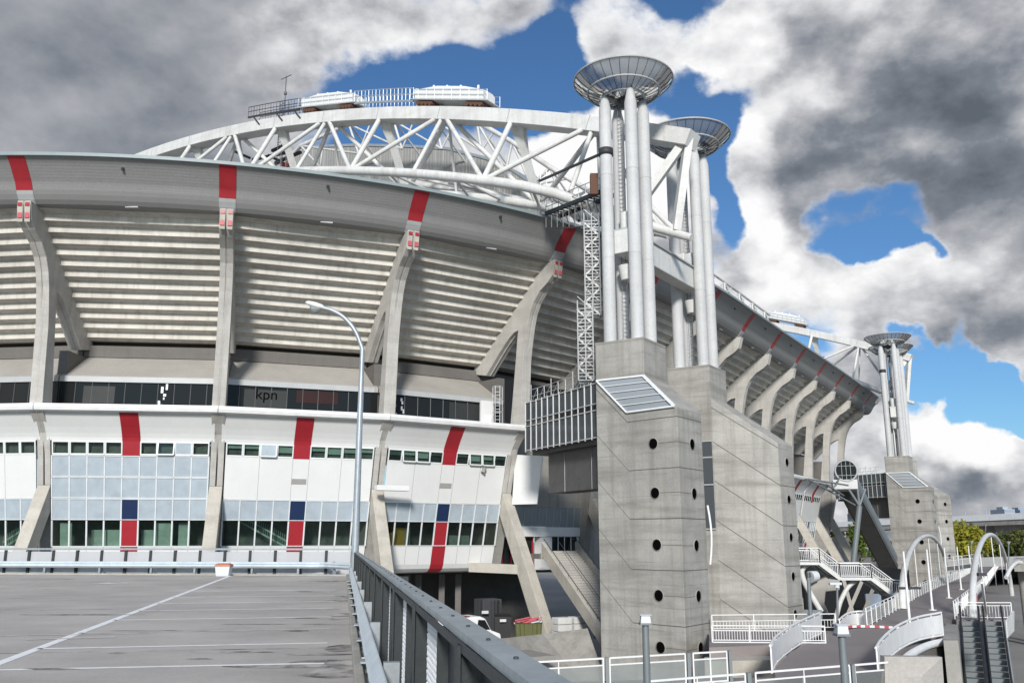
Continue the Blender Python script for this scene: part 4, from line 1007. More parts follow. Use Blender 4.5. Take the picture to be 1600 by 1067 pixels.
# far fence of pale panels
ft = dd(300, 857.5, 42).z
ffA, ffB = zz(552, 896.8, ZD), zz(0, 894.6, ZD)
ffA.z = ffB.z = -.44
fd = (ffB-ffA).normalized(); fpn = fd.cross(UP); fpn = fpn if fpn.y < 0 else -fpn
fence1 = thing('parapet_fence', atz(ffA, ZD), 'low fence of pale translucent panels with dark posts across the far end of the deck', 'fence', 'parapet fences round the car park deck')
mb = M(); mb.beam(atz(ffA, -.44), atz(ffA+fd*48, -.44), .16, .09); mb.build('top_rail', 'galvanised', fence1)
step = 1.32
for k in range(36):
    p = ffA+fd*(step*k+.1)
    mb = M(); mb.beam(atz(p, ZD-.3), atz(p, -.5), .17 if k % 2 else .10, .12); mb.build('fence_post', 'fence_dark', fence1)
    mb = M(); q = p+fd*step; mb.obox(atz((p+q)/2, (ZD-.05-.55)/2)-fpn*.05, fd*(step/2-.06), fpn*.012, UP*((-.55-ZD)/2)); mb.build('fence_panel', 'screen_panel', fence1)
# W-beam guard rails
def wbeam(mb, path, zc, off):
    prof = [(-.155, 0), (-.11, .045), (-.06, .075), (-.035, .03), (0, .012), (.035, .03), (.06, .075), (.11, .045), (.155, 0), (.155, -.012), (-.155, -.012)]
    rings = []
    for k, p in enumerate(path):
        a, b = path[max(k-1, 0)], path[min(k+1, len(path)-1)]; t = (b-a).normalized(); n = t.cross(UP)*off; n.normalize()
        rings.append([atz(p, 0)+UP*(zc+z)+n*o for z, o in prof])
    return mb.loft(rings, True, True)
gz0 = -1.34
far_path = [atz(ffA+fd*s+fpn*.6, 0) for s in (46, 36, 26, 16, 8, 4, 2.2)]
ginn = [kc-kv*.1+pd*.10+kv*s for s in (.9, 3, 8, 14, 20, 26, 32, 38, 44)]
corner = [far_path[-1]+(far_path[-1]-far_path[-2]).normalized()*.9, kc+pd*.0-kv*.15]
gpath = far_path+corner+[atz(p, 0) for p in ginn]
def smooth(P, n=4):
    out = []
    for k in range(len(P)-1):
        a, b, c, d = P[max(k-1, 0)], P[k], P[k+1], P[min(k+2, len(P)-1)]
        for j in range(n): out.append(cat(a, b, c, d, j/n))
    return out+[P[-1]]
grl = thing('guard_rail', atz(gpath[6], ZD), 'corrugated steel crash barrier bending round the corner of the deck', 'guard rail')
mb = M(); gp_ = smooth(gpath, 3); wbeam(mb, gp_, gz0+.14, 1); mb.build('rail_beam', 'rail_galv', grl)
mb = M(); acc = 0
for k in range(1, len(gp_)):
    acc += (gp_[k]-gp_[k-1]).length
    if acc > 2.2:
        acc = 0; t = (gp_[k]-gp_[k-1]).normalized(); n = -t.cross(UP).normalized()*1
        mb = M(); p = gp_[k]+n*.1; mb.obox(atz(p, (ZD+gz0+.3)/2), t*.05, n*.07, UP*((gz0+.3-ZD)/2)); mb.build('rail_post', 'galvanised', grl)
# grit bin
gb = zz(349, 899.5, ZD); gbt = thing('grit_bin', gb, 'white grit bin with an orange lid by the far barrier', 'grit bin')
mb = M(); mb.loft([[gb+V((sx*a, sy*b, z)) for sx, sy in ((-1, -1), (1, -1), (1, 1), (-1, 1))] for a, b, z in ((.29, .22, .0), (.31, .24, .08), (.35, .27, .45))], True, True); mb.build('bin_body', 'bin_white', gbt, .03)
mb = M(); mb.loft([[gb+V((sx*a, sy*b, z)) for sx, sy in ((-1, -1), (1, -1), (1, 1), (-1, 1))] for a, b, z in ((.38, .30, .45), (.37, .29, .52), (.26, .16, .59))], True, True); mb.build('bin_lid', 'orange', gbt, .03)
# right fence: dark sheet panels between I posts under a broad cap
fz_ = -.45
r0 = zz(556, 862, fz_); r1 = zz(838, 1067, fz_); rd = (r1-r0).normalized(); rn = rd.cross(UP).normalized(); rn = rn if rn.x < 0 else -rn   # rn points to the deck
fence2 = thing('parapet_fence', atz(r0, ZD), 'long dark steel parapet with broad grey cap running along the right edge of the deck', 'fence', 'parapet fences round the car park deck')
ln = (r1-r0).length+3.5; r0w = r0
mb = M(); mb.obox((r0+r0+rd*ln)/2-rn*.02, rd*ln/2, rn*.065, UP*.02); mb.obox((r0+r0+rd*ln)/2-rn*.075-UP*.045, rd*ln/2, rn*.012, UP*.06); mb.build('top_cap', 'fence_cap', fence2)
mb = M()
for k in range(int(ln/.65)): mb.lathe(r0+rd*(.3+.65*k)-rn*.02+UP*.02, [(.010, 0), (.010, .008), (0, .01)], 8)
mb.build('cap_bolt', 'crane_dark', fence2)
mb = M(); mb.obox((r0+r0+rd*ln)/2-UP*.04+rn*.06, rd*ln/2, rn*.008, UP*.02); mb.build('angle_rail', 'fence_dark', fence2)
Lp = 2.62; n = int(ln/Lp)+1
s0 = (r1-r0).length
for k in range(n):
    s = s0-1.42-Lp*(k-1)
    if s < .2: continue
    p = r0+rd*s
    mb = M()
    for o in (-.075, .075): mb.obox(atz(p, (ZD-.4+fz_-.03)/2)+rn*o, rd*.055, rn*.008, UP*(fz_-.03-ZD+.4)/2)
    mb.obox(atz(p, (ZD-.4+fz_-.03)/2), rd*.006, rn*.075, UP*(fz_-.03-ZD+.4)/2); mb.build('fence_post', 'fence_dark', fence2)
    for half in (0, 1):
        q0 = p-rd*(.08+half*Lp/2); q1 = p-rd*(Lp/2-.06+half*Lp/2)
        if (q1-r0).dot(rd) < .2: continue
        if k < 4 and half == (0 if k < 1 else 1):
            mb = M(); nn = 17
            Ht = fz_-.1-(ZD-.3)
            wq = (q1-q0).length; st = .085
            m_ = int((wq+Ht)/st)
            for j in range(m_+1):
                a0 = j*st
                x0, z0 = (a0, 0) if a0 <= wq else (wq, a0-wq); x1, z1 = (0, a0) if a0 <= Ht else (a0-Ht, Ht)
                if abs(x0-x1) > .01:
                    e_ = (q1-q0).normalized()
                    A = atz(q0, ZD-.3)-rn*.03
                    mb.beam(A+e_*x0+UP*z0, A+e_*x1+UP*z1, .007, .014, rn)
                    mb.beam(A+e_*(wq-x0)+UP*z0, A+e_*(wq-x1)+UP*z1, .007, .014, rn)
            mb.build('mesh_panel', 'bin_white', fence2)
        else:
            mb = M(); mb.obox(atz((q0+q1)/2, (ZD-.3+fz_-.06)/2)-rn*.04, (q1-q0)/2, rn*.01, UP*(fz_-.06-ZD+.3)/2); mb.build('fence_panel', 'fence_dark', fence2)
        mb = M(); q = p-rd*(half*Lp/2+Lp/2-.02)
        if half == 0: mb.obox(atz(q, (ZD-.3+fz_-.06)/2)-rn*.0, rd*.02, rn*.035, UP*(fz_-.06-ZD+.3)/2); mb.build('stiffener', 'fence_dark', fence2)
    mb = M(); f = p+rn*.22; mb.obox(atz(f, ZD+.14), rd*.16, rn*.10, UP*.012); mb.obox(atz(f-rn*.06, ZD-.02), rd*.16, rn*.012, UP*.16); mb.obox(atz(f-rd*.14, ZD+.0), rd*.01, rn*.1, UP*.14); mb.build('base_bracket', 'galvanised', fence2)
    mb = M(); c = atz(p-rd*.6, ZD+.75)-rn*.025; mb.tube([c, c+rn*.03], .035, 10); mb.build('panel_bolt', 'galvanised', fence2)
# ------------------------------------------------------------------ street lamp at the deck corner
lp0 = atz(dd(554, 880, 37.2), ZG); H = dd(562, 545, 37.2).z
lamp = thing('street_lamp', lp0, 'tall grey street lamp with a curved arm at the corner of the car park deck', 'street lamp')
mb = M(); path = [lp0, atz(lp0, ZD), atz(lp0, 4), atz(lp0, H)]
for u, v in ((557.5, 522), (548, 507), (535, 494), (519, 485), (503, 480.5)): path.append(yy(u, v, lp0.y))
path = path[:4]+smooth(path[3:], 4)[1:]
mb.tube(path, [.17, .16, .125]+[.09]*(len(path)-3), 14); mb.build('pole', 'galvanised', lamp)
mb = M(); mb.lathe(lp0, [(.16, -ZG+ZD-.2), (.21, -ZG+ZD-.2), (.21, -ZG+ZD+.6), (.16, -ZG+ZD+.62)], 14); mb.build('pole_base', 'galvanised', lamp)
h0, h1 = yy(506, 480, lp0.y), yy(478, 472.5, lp0.y); hd_ = (h1-h0).normalized(); hu = V((0, 1, 0)).cross(hd_); hu = hu if hu.z > 0 else -hu; hy = V((0, 1, 0))
mb = M(); rings = []
for f, w_, t_ in ((0, .07, .06), (.15, .12, .1), (.5, .17, .12), (.85, .15, .1), (1, .06, .05)):
    c = lerp(h0, h1, f); rings.append([c+hy*w_*math.cos(k*math.pi/5)+hu*t_*math.sin(k*math.pi/5) for k in range(10)])
mb.loft(rings, True, True, True); lh = mb.build('lamp_head', 'white', lamp)
mb = M(); c = lerp(h0, h1, .42)-hu*.1; rings = []
for r, dz in ((.16, 0), (.16, -.08), (.12, -.2), (.03, -.25)): rings.append([c+hd_*r*1.5*math.cos(k*math.pi/6)+hy*r*math.sin(k*math.pi/6)+hu*dz for k in range(12)])
mb.loft(rings, True, True, True); mb.build('lamp_glass', 'rail_glass', lh)

# ------------------------------------------------------------------ service yard below the stadium
def yz(u, v, z=ZG): return zz(u, v, z)
def placed(u, v, d): return dd(u, v, d)
c = dd(762, 975, 76); c.z = ZG; zc = dd(762, 935, 76).z
t = thing('container', c, 'black steel container with a pale tag in the dark yard under the stadium', 'container')
mb = M(); mb.box(c+UP*(zc-ZG)/2, 1.7, 1.6, zc-ZG, .5)
for k in range(6): mb.box(c+V((-.8+.32*k, -.55, (zc-ZG)/2)), .05, .9, zc-ZG-.1, .5)
mb.build('container_box', 'dark_metal', t, .02)
mb = M(); q = dd(758, 956, 74.4); mb.box(q, .55, .04, .22, .3); mb.build('tag_plate', 'pale_wall', t)
c = dd(786, 972, 74); c.z = ZG; t = thing('wheelie_bin', c, 'low dark bin with a pale tag beside the black container', 'bin'); zc = dd(786, 962, 74).z
mb = M(); mb.loft([[c+V((sx*a, sy*b, z)) for sx, sy in ((-1, -1), (1, -1), (1, 1), (-1, 1))] for a, b, z in ((.55, .4, 0), (.65, .5, zc-ZG), (.7, .55, zc-ZG+.1), (.4, .3, zc-ZG+.2))], True, True); mb.build('bin_body', 'black', t)
mb = M(); mb.box(dd(786, 969, 73.2), .5, .04, .2, .2); mb.build('tag_plate', 'pale_wall', t)
c = dd(826, 990, 70); zc = dd(826, 973, 70).z; zb_ = zc-2.0; c.z = zb_
t = thing('skip', c, 'olive skip heaped with red and pale folded barriers beside the leaning strut', 'skip')
mb = M(); mb.loft([[c+V((sx*a, sy*b, z)) for sx, sy in ((-1, -1), (1, -1), (1, 1), (-1, 1))] for a, b, z in ((.85, .6, 0), (.98, .7, 2.0), (1.02, .74, 2.05))], True, True)
for k in range(7): mb.beam(c+V((-.85+.28*k, -.6, 0)), c+V((-.98+.32*k, -.72, 2.0)), .05, .05)
mb.build('skip_body', 'olive', t)
mb = M(); mb2 = M()
for k in range(26):
    p = c+V((random.uniform(-.55, .5), random.uniform(-.5, .4), 2.0+random.uniform(0, .4))); a = random.uniform(-.6, .6)
    (mb if k % 3 else mb2).beam(p-V((math.cos(a)*.6, math.sin(a)*.3, .12)), p+V((math.cos(a)*.6, math.sin(a)*.3, .12)), .1, .07)
mb.build('red_barrier', 'mark_red', t); mb2.build('pale_barrier', 'bin_white', t)
c = dd(893, 975, 71); t = thing('panel_stack', c-UP*1.3, 'pale wrapped block stack standing behind the leaning strut', 'stack')
for k in range(4):
    for j in (0, 1):
        mb = M(); mb.box(c+V((-.75+1.25*j, .7*j-.3, -1.2+.5*k)), 1.2, 1.0, .47, .5); mb.build('wrapped_block', 'pale_wall', t, .03)
# delivery van, only its roof clears the parapet
c = dd(722, 985, 62); c.z = zz(722, 985, 0).z if False else dd(722, 962, 62).z-2.25
van = thing('van', c, 'white van with a red stripe on its roof edge parked behind the parapet', 'van')
mb = M(); fx = V((.86, .5, 0)); fy = V((-.5, .86, 0)); prof_ = [(-2.4, .5), (-2.4, 2.05), (-2.2, 2.25), (.9, 2.25), (1.25, 2.1), (1.7, 1.35), (2.4, 1.1), (2.5, .5)]
mb.prism([c+fx*x-fy*.95+UP*z for x, z in prof_], fy*1.9); mb.build('van_body', 'white', van, .08)
mb = M(); mb.prism([c+fx*x-fy*.97+UP*z for x, z in ((-2.42, 1.9), (-2.42, 2.1), (-2.22, 2.3), (.1, 2.3), (.1, 2.26), (-2.2, 2.1))], fy*1.94); mb.build('roof_stripe', 'tyre_red', van, .02)
mb = M(); mb.prism([c+fx*x-fy*.96+UP*z for x, z in ((.6, 1.4), (.7, 2.05), (1.2, 2.02), (1.6, 1.4))], fy*1.92); mb.build('side_window', 'dark_glass', van)
for x in (-1.6, 1.6):
    for s in (-1, 1): mb = M(); q = c+fx*x+fy*s*.85+UP*.34; mb.tube([q-fy*.1, q+fy*.1], .34, 16); mb.build('wheel', 'rubber', van)
mb = M(); mb.box(c+UP*-.15, 9, 9, .3, .5); tag(mb.build('yard_slab', 'ground'), kind='structure')
# sloping concrete retaining wall in front of the yard
q = [dd(755, 1000, 60), dd(848, 990, 66), dd(918, 981, 66), dd(946, 1062, 62), dd(946, 1110, 60), dd(760, 1090, 57)]
mb = M(); mb.add([*q[:3], *q[3:], atz(q[0], ZG-1)+V((0, 2, 0)), atz(q[1], ZG-1)+V((0, 2, 0)), atz(q[2], ZG-1)+V((0, 2, 0))], [(0, 1, 5), (1, 4, 5), (1, 2, 3), (1, 3, 4), (0, 6, 7, 1), (1, 7, 8, 2)])
tag(mb.build('retaining_wall', 'concrete'), 'sloping grey concrete retaining wall between the yard and the tower foot', 'wall')
# concrete stair from the red framed door down to the tower
s_top, s_bot = dd(846, 846, 76.5), dd(946, 992, 65); st = thing('outer_stair', atz(lerp(s_top, s_bot, .5), ZG), 'straight concrete stair with solid parapet dropping from the red framed door to the tower', 'stair')
d_ = s_bot-s_top; hx = V((d_.x, d_.y, 0)).normalized(); sw_ = V((-hx.y, hx.x, 0)); sw_ = sw_ if sw_.x > 0 else -sw_
W_ = 3.0
mb = M(); mb.add([s_top, s_bot, s_bot-UP*1.15, s_top-UP*1.15, s_top+sw_*.28, s_bot+sw_*.28, s_bot-UP*1.15+sw_*.28, s_top-UP*1.15+sw_*.28], [(0, 1, 2, 3), (7, 6, 5, 4), (0, 4, 5, 1), (3, 2, 6, 7), (0, 3, 7, 4), (1, 5, 6, 2)]); mb.build('parapet', 'strut_concrete', st, .02)
o_ = sw_*W_
mb = M(); mb.add([x+o_ for x in (s_top, s_bot, s_bot-UP*1.15, s_top-UP*1.15, s_top+sw_*.28, s_bot+sw_*.28, s_bot-UP*1.15+sw_*.28, s_top-UP*1.15+sw_*.28)], [(0, 1, 2, 3), (7, 6, 5, 4), (0, 4, 5, 1), (3, 2, 6, 7), (0, 3, 7, 4), (1, 5, 6, 2)]); mb.build('parapet', 'concrete', st, .02)
mb = M(); ns = 34
for k in range(ns):
    a = lerp(s_top, s_bot, (k+.5)/ns)-UP*.75+sw_*(W_/2+.14); mb.obox(a, hx*(d_.length/ns*.6), sw_*(W_/2-.14), UP*.1)
mb.build('step', 'soffit', st)
mb = M()
for k in range(ns):
    a = lerp(s_top, s_bot, (k+.5)/ns)-UP*.645; mb.obox(a+hx*(d_.length/ns*.42), hx*.05, sw_*(W_/2-.2)+V((0, 0, 0)), UP*.008) if False else mb.obox(a+sw_*(W_/2+.14)+hx*(d_.length/ns*.45), hx*.06, sw_*(W_/2-.3), UP*.008)
mb.build('step_nosing', 'joint', st)
mb = M()
for o in (.2, W_+.1):
    mb.tube([s_top+sw_*o+UP*.25, s_bot+sw_*o+UP*.25], .035, 6)
    for k in range(8): p = lerp(s_top, s_bot, k/7)+sw_*o; mb.beam(p, p+UP*.25, .03, .03)
mb.tube([s_top+sw_*W_*.52+UP*-.0, s_bot+sw_*W_*.52], .03, 6)
mb.build('handrail', 'dark_metal', st)
mb = M(); p = s_top-UP*1.0; mb.prism([p-hx*3.2-sw_*.1, p+hx*.1-sw_*.1, p+hx*.1+sw_*(W_+.5), p-hx*3.2+sw_*(W_+.5)], UP*-.4); mb.build('landing', 'concrete', st)
# ledge stub on the third strut and beam between strut and apron
mb = M(); q = S(2.02, -.1, 3.9); mb.beam(q+tang(2)*-1.0, q+tang(2)*1.6, .7, .4); tag(mb.build('concrete_ledge', 'white_panel', None, .03), 'short pale concrete ledge across the top of the third leaning strut', 'ledge')
mb = M(); q = S(3.0, -.2, -2.35); mb.beam(q, S(2.78, -3.4, -2.2), .9, .75); tag(mb.build('tie_beam', 'strut_concrete', None, .03), 'pale concrete beam joining the leaning strut to the white apron', 'beam')
mb = M(); q = S(2.77, wo(5.7)+.25, 5.75); mb.tube([q, q+V((.0, .4, .25))], .18, 10); mb.tube([q+V((-.1, -.1, -.25)), q+V((.02, 0, .05))], [.2, .1], 10); tag(mb.build('floodlight', 'vent_grey'), 'small round floodlight on the white wall below the tilted windows', 'floodlight')
# ------------------------------------------------------------------ promenade
def pz(u, v, z=ZP): return zz(u, v, z)
plaza = [pz(1108, 985), pz(1310, 985), pz(1355, 979), pz(1395, 955), pz(1430, 932), pz(1500, 904), pz(1524, 889), pz(1524, 880), pz(1562, 880), pz(1536, 920), pz(1494, 964), pz(1474, 978), pz(1420, 1002), pz(1375, 1045), pz(1330, 1075), pz(1212, 1062), pz(1212, 1042), pz(1235, 1018), pz(1283, 992), pz(1283, 1004), pz(1108, 1011)]
mb = M(); mb.prism(plaza, UP*-.55); structure(mb.build('promenade', 'promenade'))
def poly_near(): return [pz(700, 1110), pz(832, 1066), pz(1132, 1058), pz(1212, 1058), pz(1212, 1066), pz(1330, 1075), pz(1460, 1050), pz(1475, 1120), pz(900, 1250)]
mb = M(); mb.prism(poly_near(), UP*-.5); structure(mb.build('lower_walkway', 'promenade'))
fp_ = [pz(1290, 902), pz(1600, 884), pz(1900, 884), V((400, 330, ZP)), V((60, 330, ZP)), V((52, 190, ZP))]
mb = M(); mb.prism(fp_, UP*-.4); structure(mb.build('far_promenade', 'promenade'))
mb = M(); mb.box(V((130, 640, ZG+.5)), 900, 300, 4.0); structure(mb.build('far_bank', 'ground'))
# concrete wall under the walkway edge
a, b = pz(1128, 1016), pz(1206, 1014); mb = M(); mb.prism([atz(p, ZP-.5) for p in (pz(1100, 1016), pz(1208, 1014), pz(1208, 1008), pz(1100, 1010))], UP*-3.6); tag(mb.build('walkway_wall', 'strut_concrete'), 'beige concrete wall under the white walkway in front of the towers', 'wall')
# ---- railings
def railing(name, path, label, h=1.1, post=1.6, mat='white', panel=None, mid=(.75,), group=None, bars=0, cat='railing', wd=.06, base=False):
    path = [V(p) for p in path]; root = thing(name, path[0], label, cat, group)
    mb = M()
    for z in (h,)+tuple(mid): mb.tube([p+UP*z for p in path], wd/2 if z < h else wd*.6, 6)
    mb.build('handrail', mat, root)
    L_ = [0]
    for p, q in zip(path, path[1:]): L_.append(L_[-1]+(q-p).length)
    def at(s):
        for k in range(len(path)-1):
            if s <= L_[k+1]+1e-6: return lerp(path[k], path[k+1], (s-L_[k])/max(L_[k+1]-L_[k], 1e-6))
        return path[-1]
    n = max(1, round(L_[-1]/post))
    mb = M()
    for k in range(n+1): p = at(L_[-1]*k/n); mb.beam(p, p+UP*h, wd, wd)
    mb.build('rail_post', mat, root)
    if panel:
        mb = M(); top = (mid[-1] if mid else h)-.06
        for k in range(n):
            p, q = at(L_[-1]*k/n), at(L_[-1]*(k+1)/n); d = (q-p).normalized(); p, q = p+d*.06, q-d*.06
            nn = d.cross(UP).normalized()*.01
            mb.add([p+UP*.1-nn, q+UP*.1-nn, q+UP*top-nn, p+UP*top-nn, p+UP*.1+nn, q+UP*.1+nn, q+UP*top+nn, p+UP*top+nn], [(0, 1, 2, 3), (7, 6, 5, 4), (0, 4, 5, 1), (3, 2, 6, 7), (0, 3, 7, 4), (1, 5, 6, 2)])
        mb.build('infill_panel', panel, root)
    if bars:
        mb = M(); m_ = int(L_[-1]/bars); top = (mid[-1] if mid else h)
        for k in range(m_): p = at(L_[-1]*(k+.5)/m_); mb.beam(p+UP*.12, p+UP*top, .025, .025)
        mb.tube([p+UP*.12 for p in path], .025, 5)
        mb.build('baluster', mat, root)
    if base:
        mb = M()
        for k in range(n): p, q = at(L_[-1]*k/n), at(L_[-1]*(k+1)/n); mb.beam(p-UP*.14, q-UP*.14, .3, .36)
        mb.build('edge_beam', mat, root)
    return root
# two-level railing of the walkway in front of the second tower
G = 'white railings of the promenade'
railing('railing', [pz(1113, 1003), pz(1200, 1003.5), pz(1290, 1004)], 'white barred railing on the walkway edge in front of the second tower', .85, 2.1, bars=.14, mid=(.6,), group=G, base=True)
railing('railing', [pz(1113, 985), pz(1200, 984), pz(1306, 982.5)], 'white back railing along the foot of the second tower', .9, 2.6, mid=(.55,), group=G, bars=.2)
cp1 = smooth([pz(1206, 1050), pz(1214, 1034), pz(1236, 1015), pz(1262, 999), pz(1283, 989)], 4)
def curved_parapet(path, h0, h1, label):
    root = thing('curved_parapet', path[0], label, 'parapet', 'curved white parapets at the bridge head'); n = len(path)
    mb = M(); mb.loft([[p+UP*.05, p+UP*.12+V((.05, 0, 0)), p+UP*(lerp(h0, h1, k/(n-1))-.12)+V((.05, 0, 0)), p+UP*(lerp(h0, h1, k/(n-1))-.12)] for k, p in enumerate(path)], True, True); mb.build('infill_panel', 'white', root)
    mb = M(); mb.tube([p+UP*lerp(h0, h1, k/(n-1)) for k, p in enumerate(path)], .06, 8); mb.build('handrail', 'white', root); mb = M(); mb.tube([p for p in path], .05, 6); mb.build('base_rail', 'white', root)
    mb = M()
    for k in range(0, n, 2): mb.beam(path[k], path[k]+UP*lerp(h0, h1, k/(n-1)), .05, .05)
    mb.build('rail_post', 'white', root); return root
curved_parapet(cp1, 1.05, 1.15, 'curved white parapet on the left side of the plaza below the second tower')
cp2 = smooth([pz(1372, 1052), pz(1382, 1036), pz(1405, 1014), pz(1437, 999), pz(1474, 992)], 4)
curved_parapet(cp2, 1.0, 1.25, 'broad curved white parapet on the right side of the bridge head')
mb = M(); mb.tube([p+V((.35, -.3, -.25)) for p in cp2[2:]], .2, 8); tag(mb.build('parapet_pipe', 'white'), 'thick white tube curving below the right parapet of the bridge head', 'pipe')
mb = M(); mb.loft([[p+V((.3, -.1, -.1)), p+V((.5, -.1, -.1)), atz(p, ZG)+V((.5, -.1, 0)), atz(p, ZG)+V((.3, -.1, 0))] for p in cp2], True, True); tag(mb.build('curved_wall', 'dark_beam'), 'dark curved concrete wall below the right parapet', 'wall')
cp3 = smooth([pz(1313, 990), pz(1325, 980), pz(1340, 977), pz(1356, 978)], 4)
curved_parapet([p for p in cp3], .8, .9, 'short curved white parapet at the foot of the bridge railing')
# bridge railings
LB = [pz(1355, 980), pz(1395, 957), pz(1432, 934), pz(1470, 915), pz(1502, 903), pz(1524, 890)]
RB = [pz(1492, 966), pz(1515, 943), pz(1536, 921), pz(1549, 903), pz(1562, 882)]
railing('railing', LB, 'long white barred railing on the left side of the footbridge', 1.15, 2.2, bars=.45, mid=(.95,), panel='rail_glass', group=G)
railing('railing', RB, 'white barred railing on the right side of the footbridge', 1.15, 2.2, bars=.45, mid=(.95,), group=G)
# red and white barrier tape along the bridge head
mb = M(); mb2 = M(); tp = [pz(1305, 984.5), pz(1345, 981), pz(1395, 983), pz(1422, 984)]; pts_t = smooth(tp, 7)
for k in range(len(pts_t)-1): (mb if k % 2 else mb2).obox((pts_t[k]+pts_t[k+1])/2+UP*.12, (pts_t[k+1]-pts_t[k])/2, V((0, .02, 0)), UP*.07)
o = mb.build('barrier_tape', 'white'); tag(o, 'red and white barrier tape lying across the bridge head', 'tape'); mb2.build('red_block', 'mark_red', o)
# arches of the footbridge
def foot_arch(A, B, apex_uv, label, nh):
    mid = lerp(A, B, .5); root = thing('bridge_arch', A, label, 'bridge arch', 'white arches of the footbridge')
    pl = (B-A).normalized(); nrm = pl.cross(UP); ap = on_plane(*apex_uv, A, nrm); x_ap = (ap-A).dot(pl); Lx = (B-A).length
    pts_ = []
    for k in range(33):
        a = math.pi*k/32; x = (x_ap-x_ap*math.cos(a)) if a < math.pi/2 else (x_ap-(Lx-x_ap)*math.cos(a)); pts_.append(A+pl*x+UP*((ap.z-A.z)*math.sin(a)**.9))
    mb = M(); mb.tube(pts_, [.29-.09*math.sin(math.pi*k/32) for k in range(33)], 14); mb.build('arch_rib', 'white_steel', root)
    for k in range(1, nh+1):
        q = pts_[int(32*k/(nh+1))]; mb = M(); mb.tube([atz(q, ZP+.2), q], .05, 6); mb.build('hanger', 'white', root)
    return root
foot_arch(pz(1411, 951), pz(1482, 905), (1450, 837), 'white steel arch on the left of the footbridge with thin hangers', 5)
foot_arch(zz(1523, 1000, ZP-1.5), zz(1581, 930, ZP-1.5), (1548, 835), 'white steel arch on the right of the footbridge above the escalators', 5)
# lamp masts standing on the bridge deck
names = ['white mast standing nearest on the footbridge deck, with a small dark direction bar', 'second nearest white mast on the footbridge deck', 'third white mast along the footbridge deck', 'fourth white mast along the footbridge deck', 'farthest white mast on the footbridge deck']
def mast(p, h, label):
    root = thing('lamp_mast', p, label, 'lamp mast', 'white masts on the footbridge')
    mb = M(); mb.tube([p, p+UP*.15, p+UP*h], [.12, .09, .06], 10); mb.build('pole', 'white', root)
    mb = M(); mb.lathe(p, [(.0, .06), (.3, .05), (.3, 0), (0, 0)], 14); mb.build('base_plate', 'white', root)
    return root
mpx = [(1422, 977), (1457, 953), (1483, 934), (1502, 921), (1519, 911)]
m0 = mast(pz(*mpx[0]), 4.6, names[0])
for k in range(1, 5): dup(m0, pz(*mpx[k])-pz(*mpx[0]), names[k])
p = pz(*mpx[0])+UP*2.3; mb = M(); mb.beam(p-V((.5, 0, 0)), p+V((1.0, .2, 0)), .06, .16); mb.build('direction_bar', 'crane_dark', m0)
# ------------------------------------------------------------------ zigzag outer stair by the far facade
Y0 = 78.
def sp_(u, v, dy=0): return yy(u, v, Y0+dy)
zst = thing('zigzag_stair', sp_(1320, 935), 'white steel stair with barred railings stepping down to the promenade beyond the towers', 'stair')
a0, a1 = sp_(1236, 878), sp_(1281, 878); b0, b1 = sp_(1313, 902), sp_(1362, 902); c0, c1 = sp_(1397, 928), sp_(1416, 929)
WY = V((0, 2.6, 0))
mb = M()
for p, q in ((a0, a1), (b0, b1), (c0, c1)): q = atz(q, p.z); mb.prism([p, q, q+WY, p+WY], UP*-.22)
for p, q in ((a1, b0), (b1, c0)):
    mb.beam(p-UP*.12, q-UP*.12, .12, .3); mb.beam(p+WY-UP*.12, q+WY-UP*.12, .12, .3)
mb.build('stringer', 'white_steel', zst)
mb = M()
for p, q in ((a1, b0), (b1, c0)):
    for k in range(11): c = lerp(p, q, (k+.5)/11)+WY/2; mb.obox(c, V((.16, 0, 0)), WY/2*.95, UP*.03)
mb.build('tread', 'concrete', zst)
mb = M(); mb2 = M()
for off in (V((0, 0, 0)), WY):
    for p, q in ((a0, a1), (a1, b0), (b0, b1), (b1, c0), (c0, c1)):
        p, q = p+off, q+off
        mb.tube([p+UP*1.15, q+UP*1.15], .045, 6); mb.tube([p+UP*.95, q+UP*.95], .03, 6); mb.tube([p+UP*.12, q+UP*.12], .03, 6)
        for r in (p, q): mb.beam(r, r+UP*1.15, .07, .07)
        n_ = max(4, int((q-p).length/.16))
        for k in range(n_): r = lerp(p, q, (k+.5)/n_); mb2.beam(r+UP*.12, r+UP*.95, .028, .028)
mb.build('handrail', 'white', zst); mb2.build('baluster', 'white', zst)
mb = M(); P5 = [sp_(1262, 880, 1), sp_(1254, 888, 1), sp_(1253, 897, 1), sp_(1258, 912, 1), sp_(1268, 930, 1), sp_(1283, 955, 1)]; mb.tube(smooth(P5, 3), .24, 8); mb.build('curved_leg', 'white_steel', zst)
mb = M(); P6 = [sp_(1338, 906, 1), sp_(1325, 917, 1), sp_(1315, 935, 1), sp_(1310, 950, 1), sp_(1304, 975, 1)]; mb.tube(smooth(P6, 3), .2, 8); mb.build('curved_leg', 'white_steel', zst)
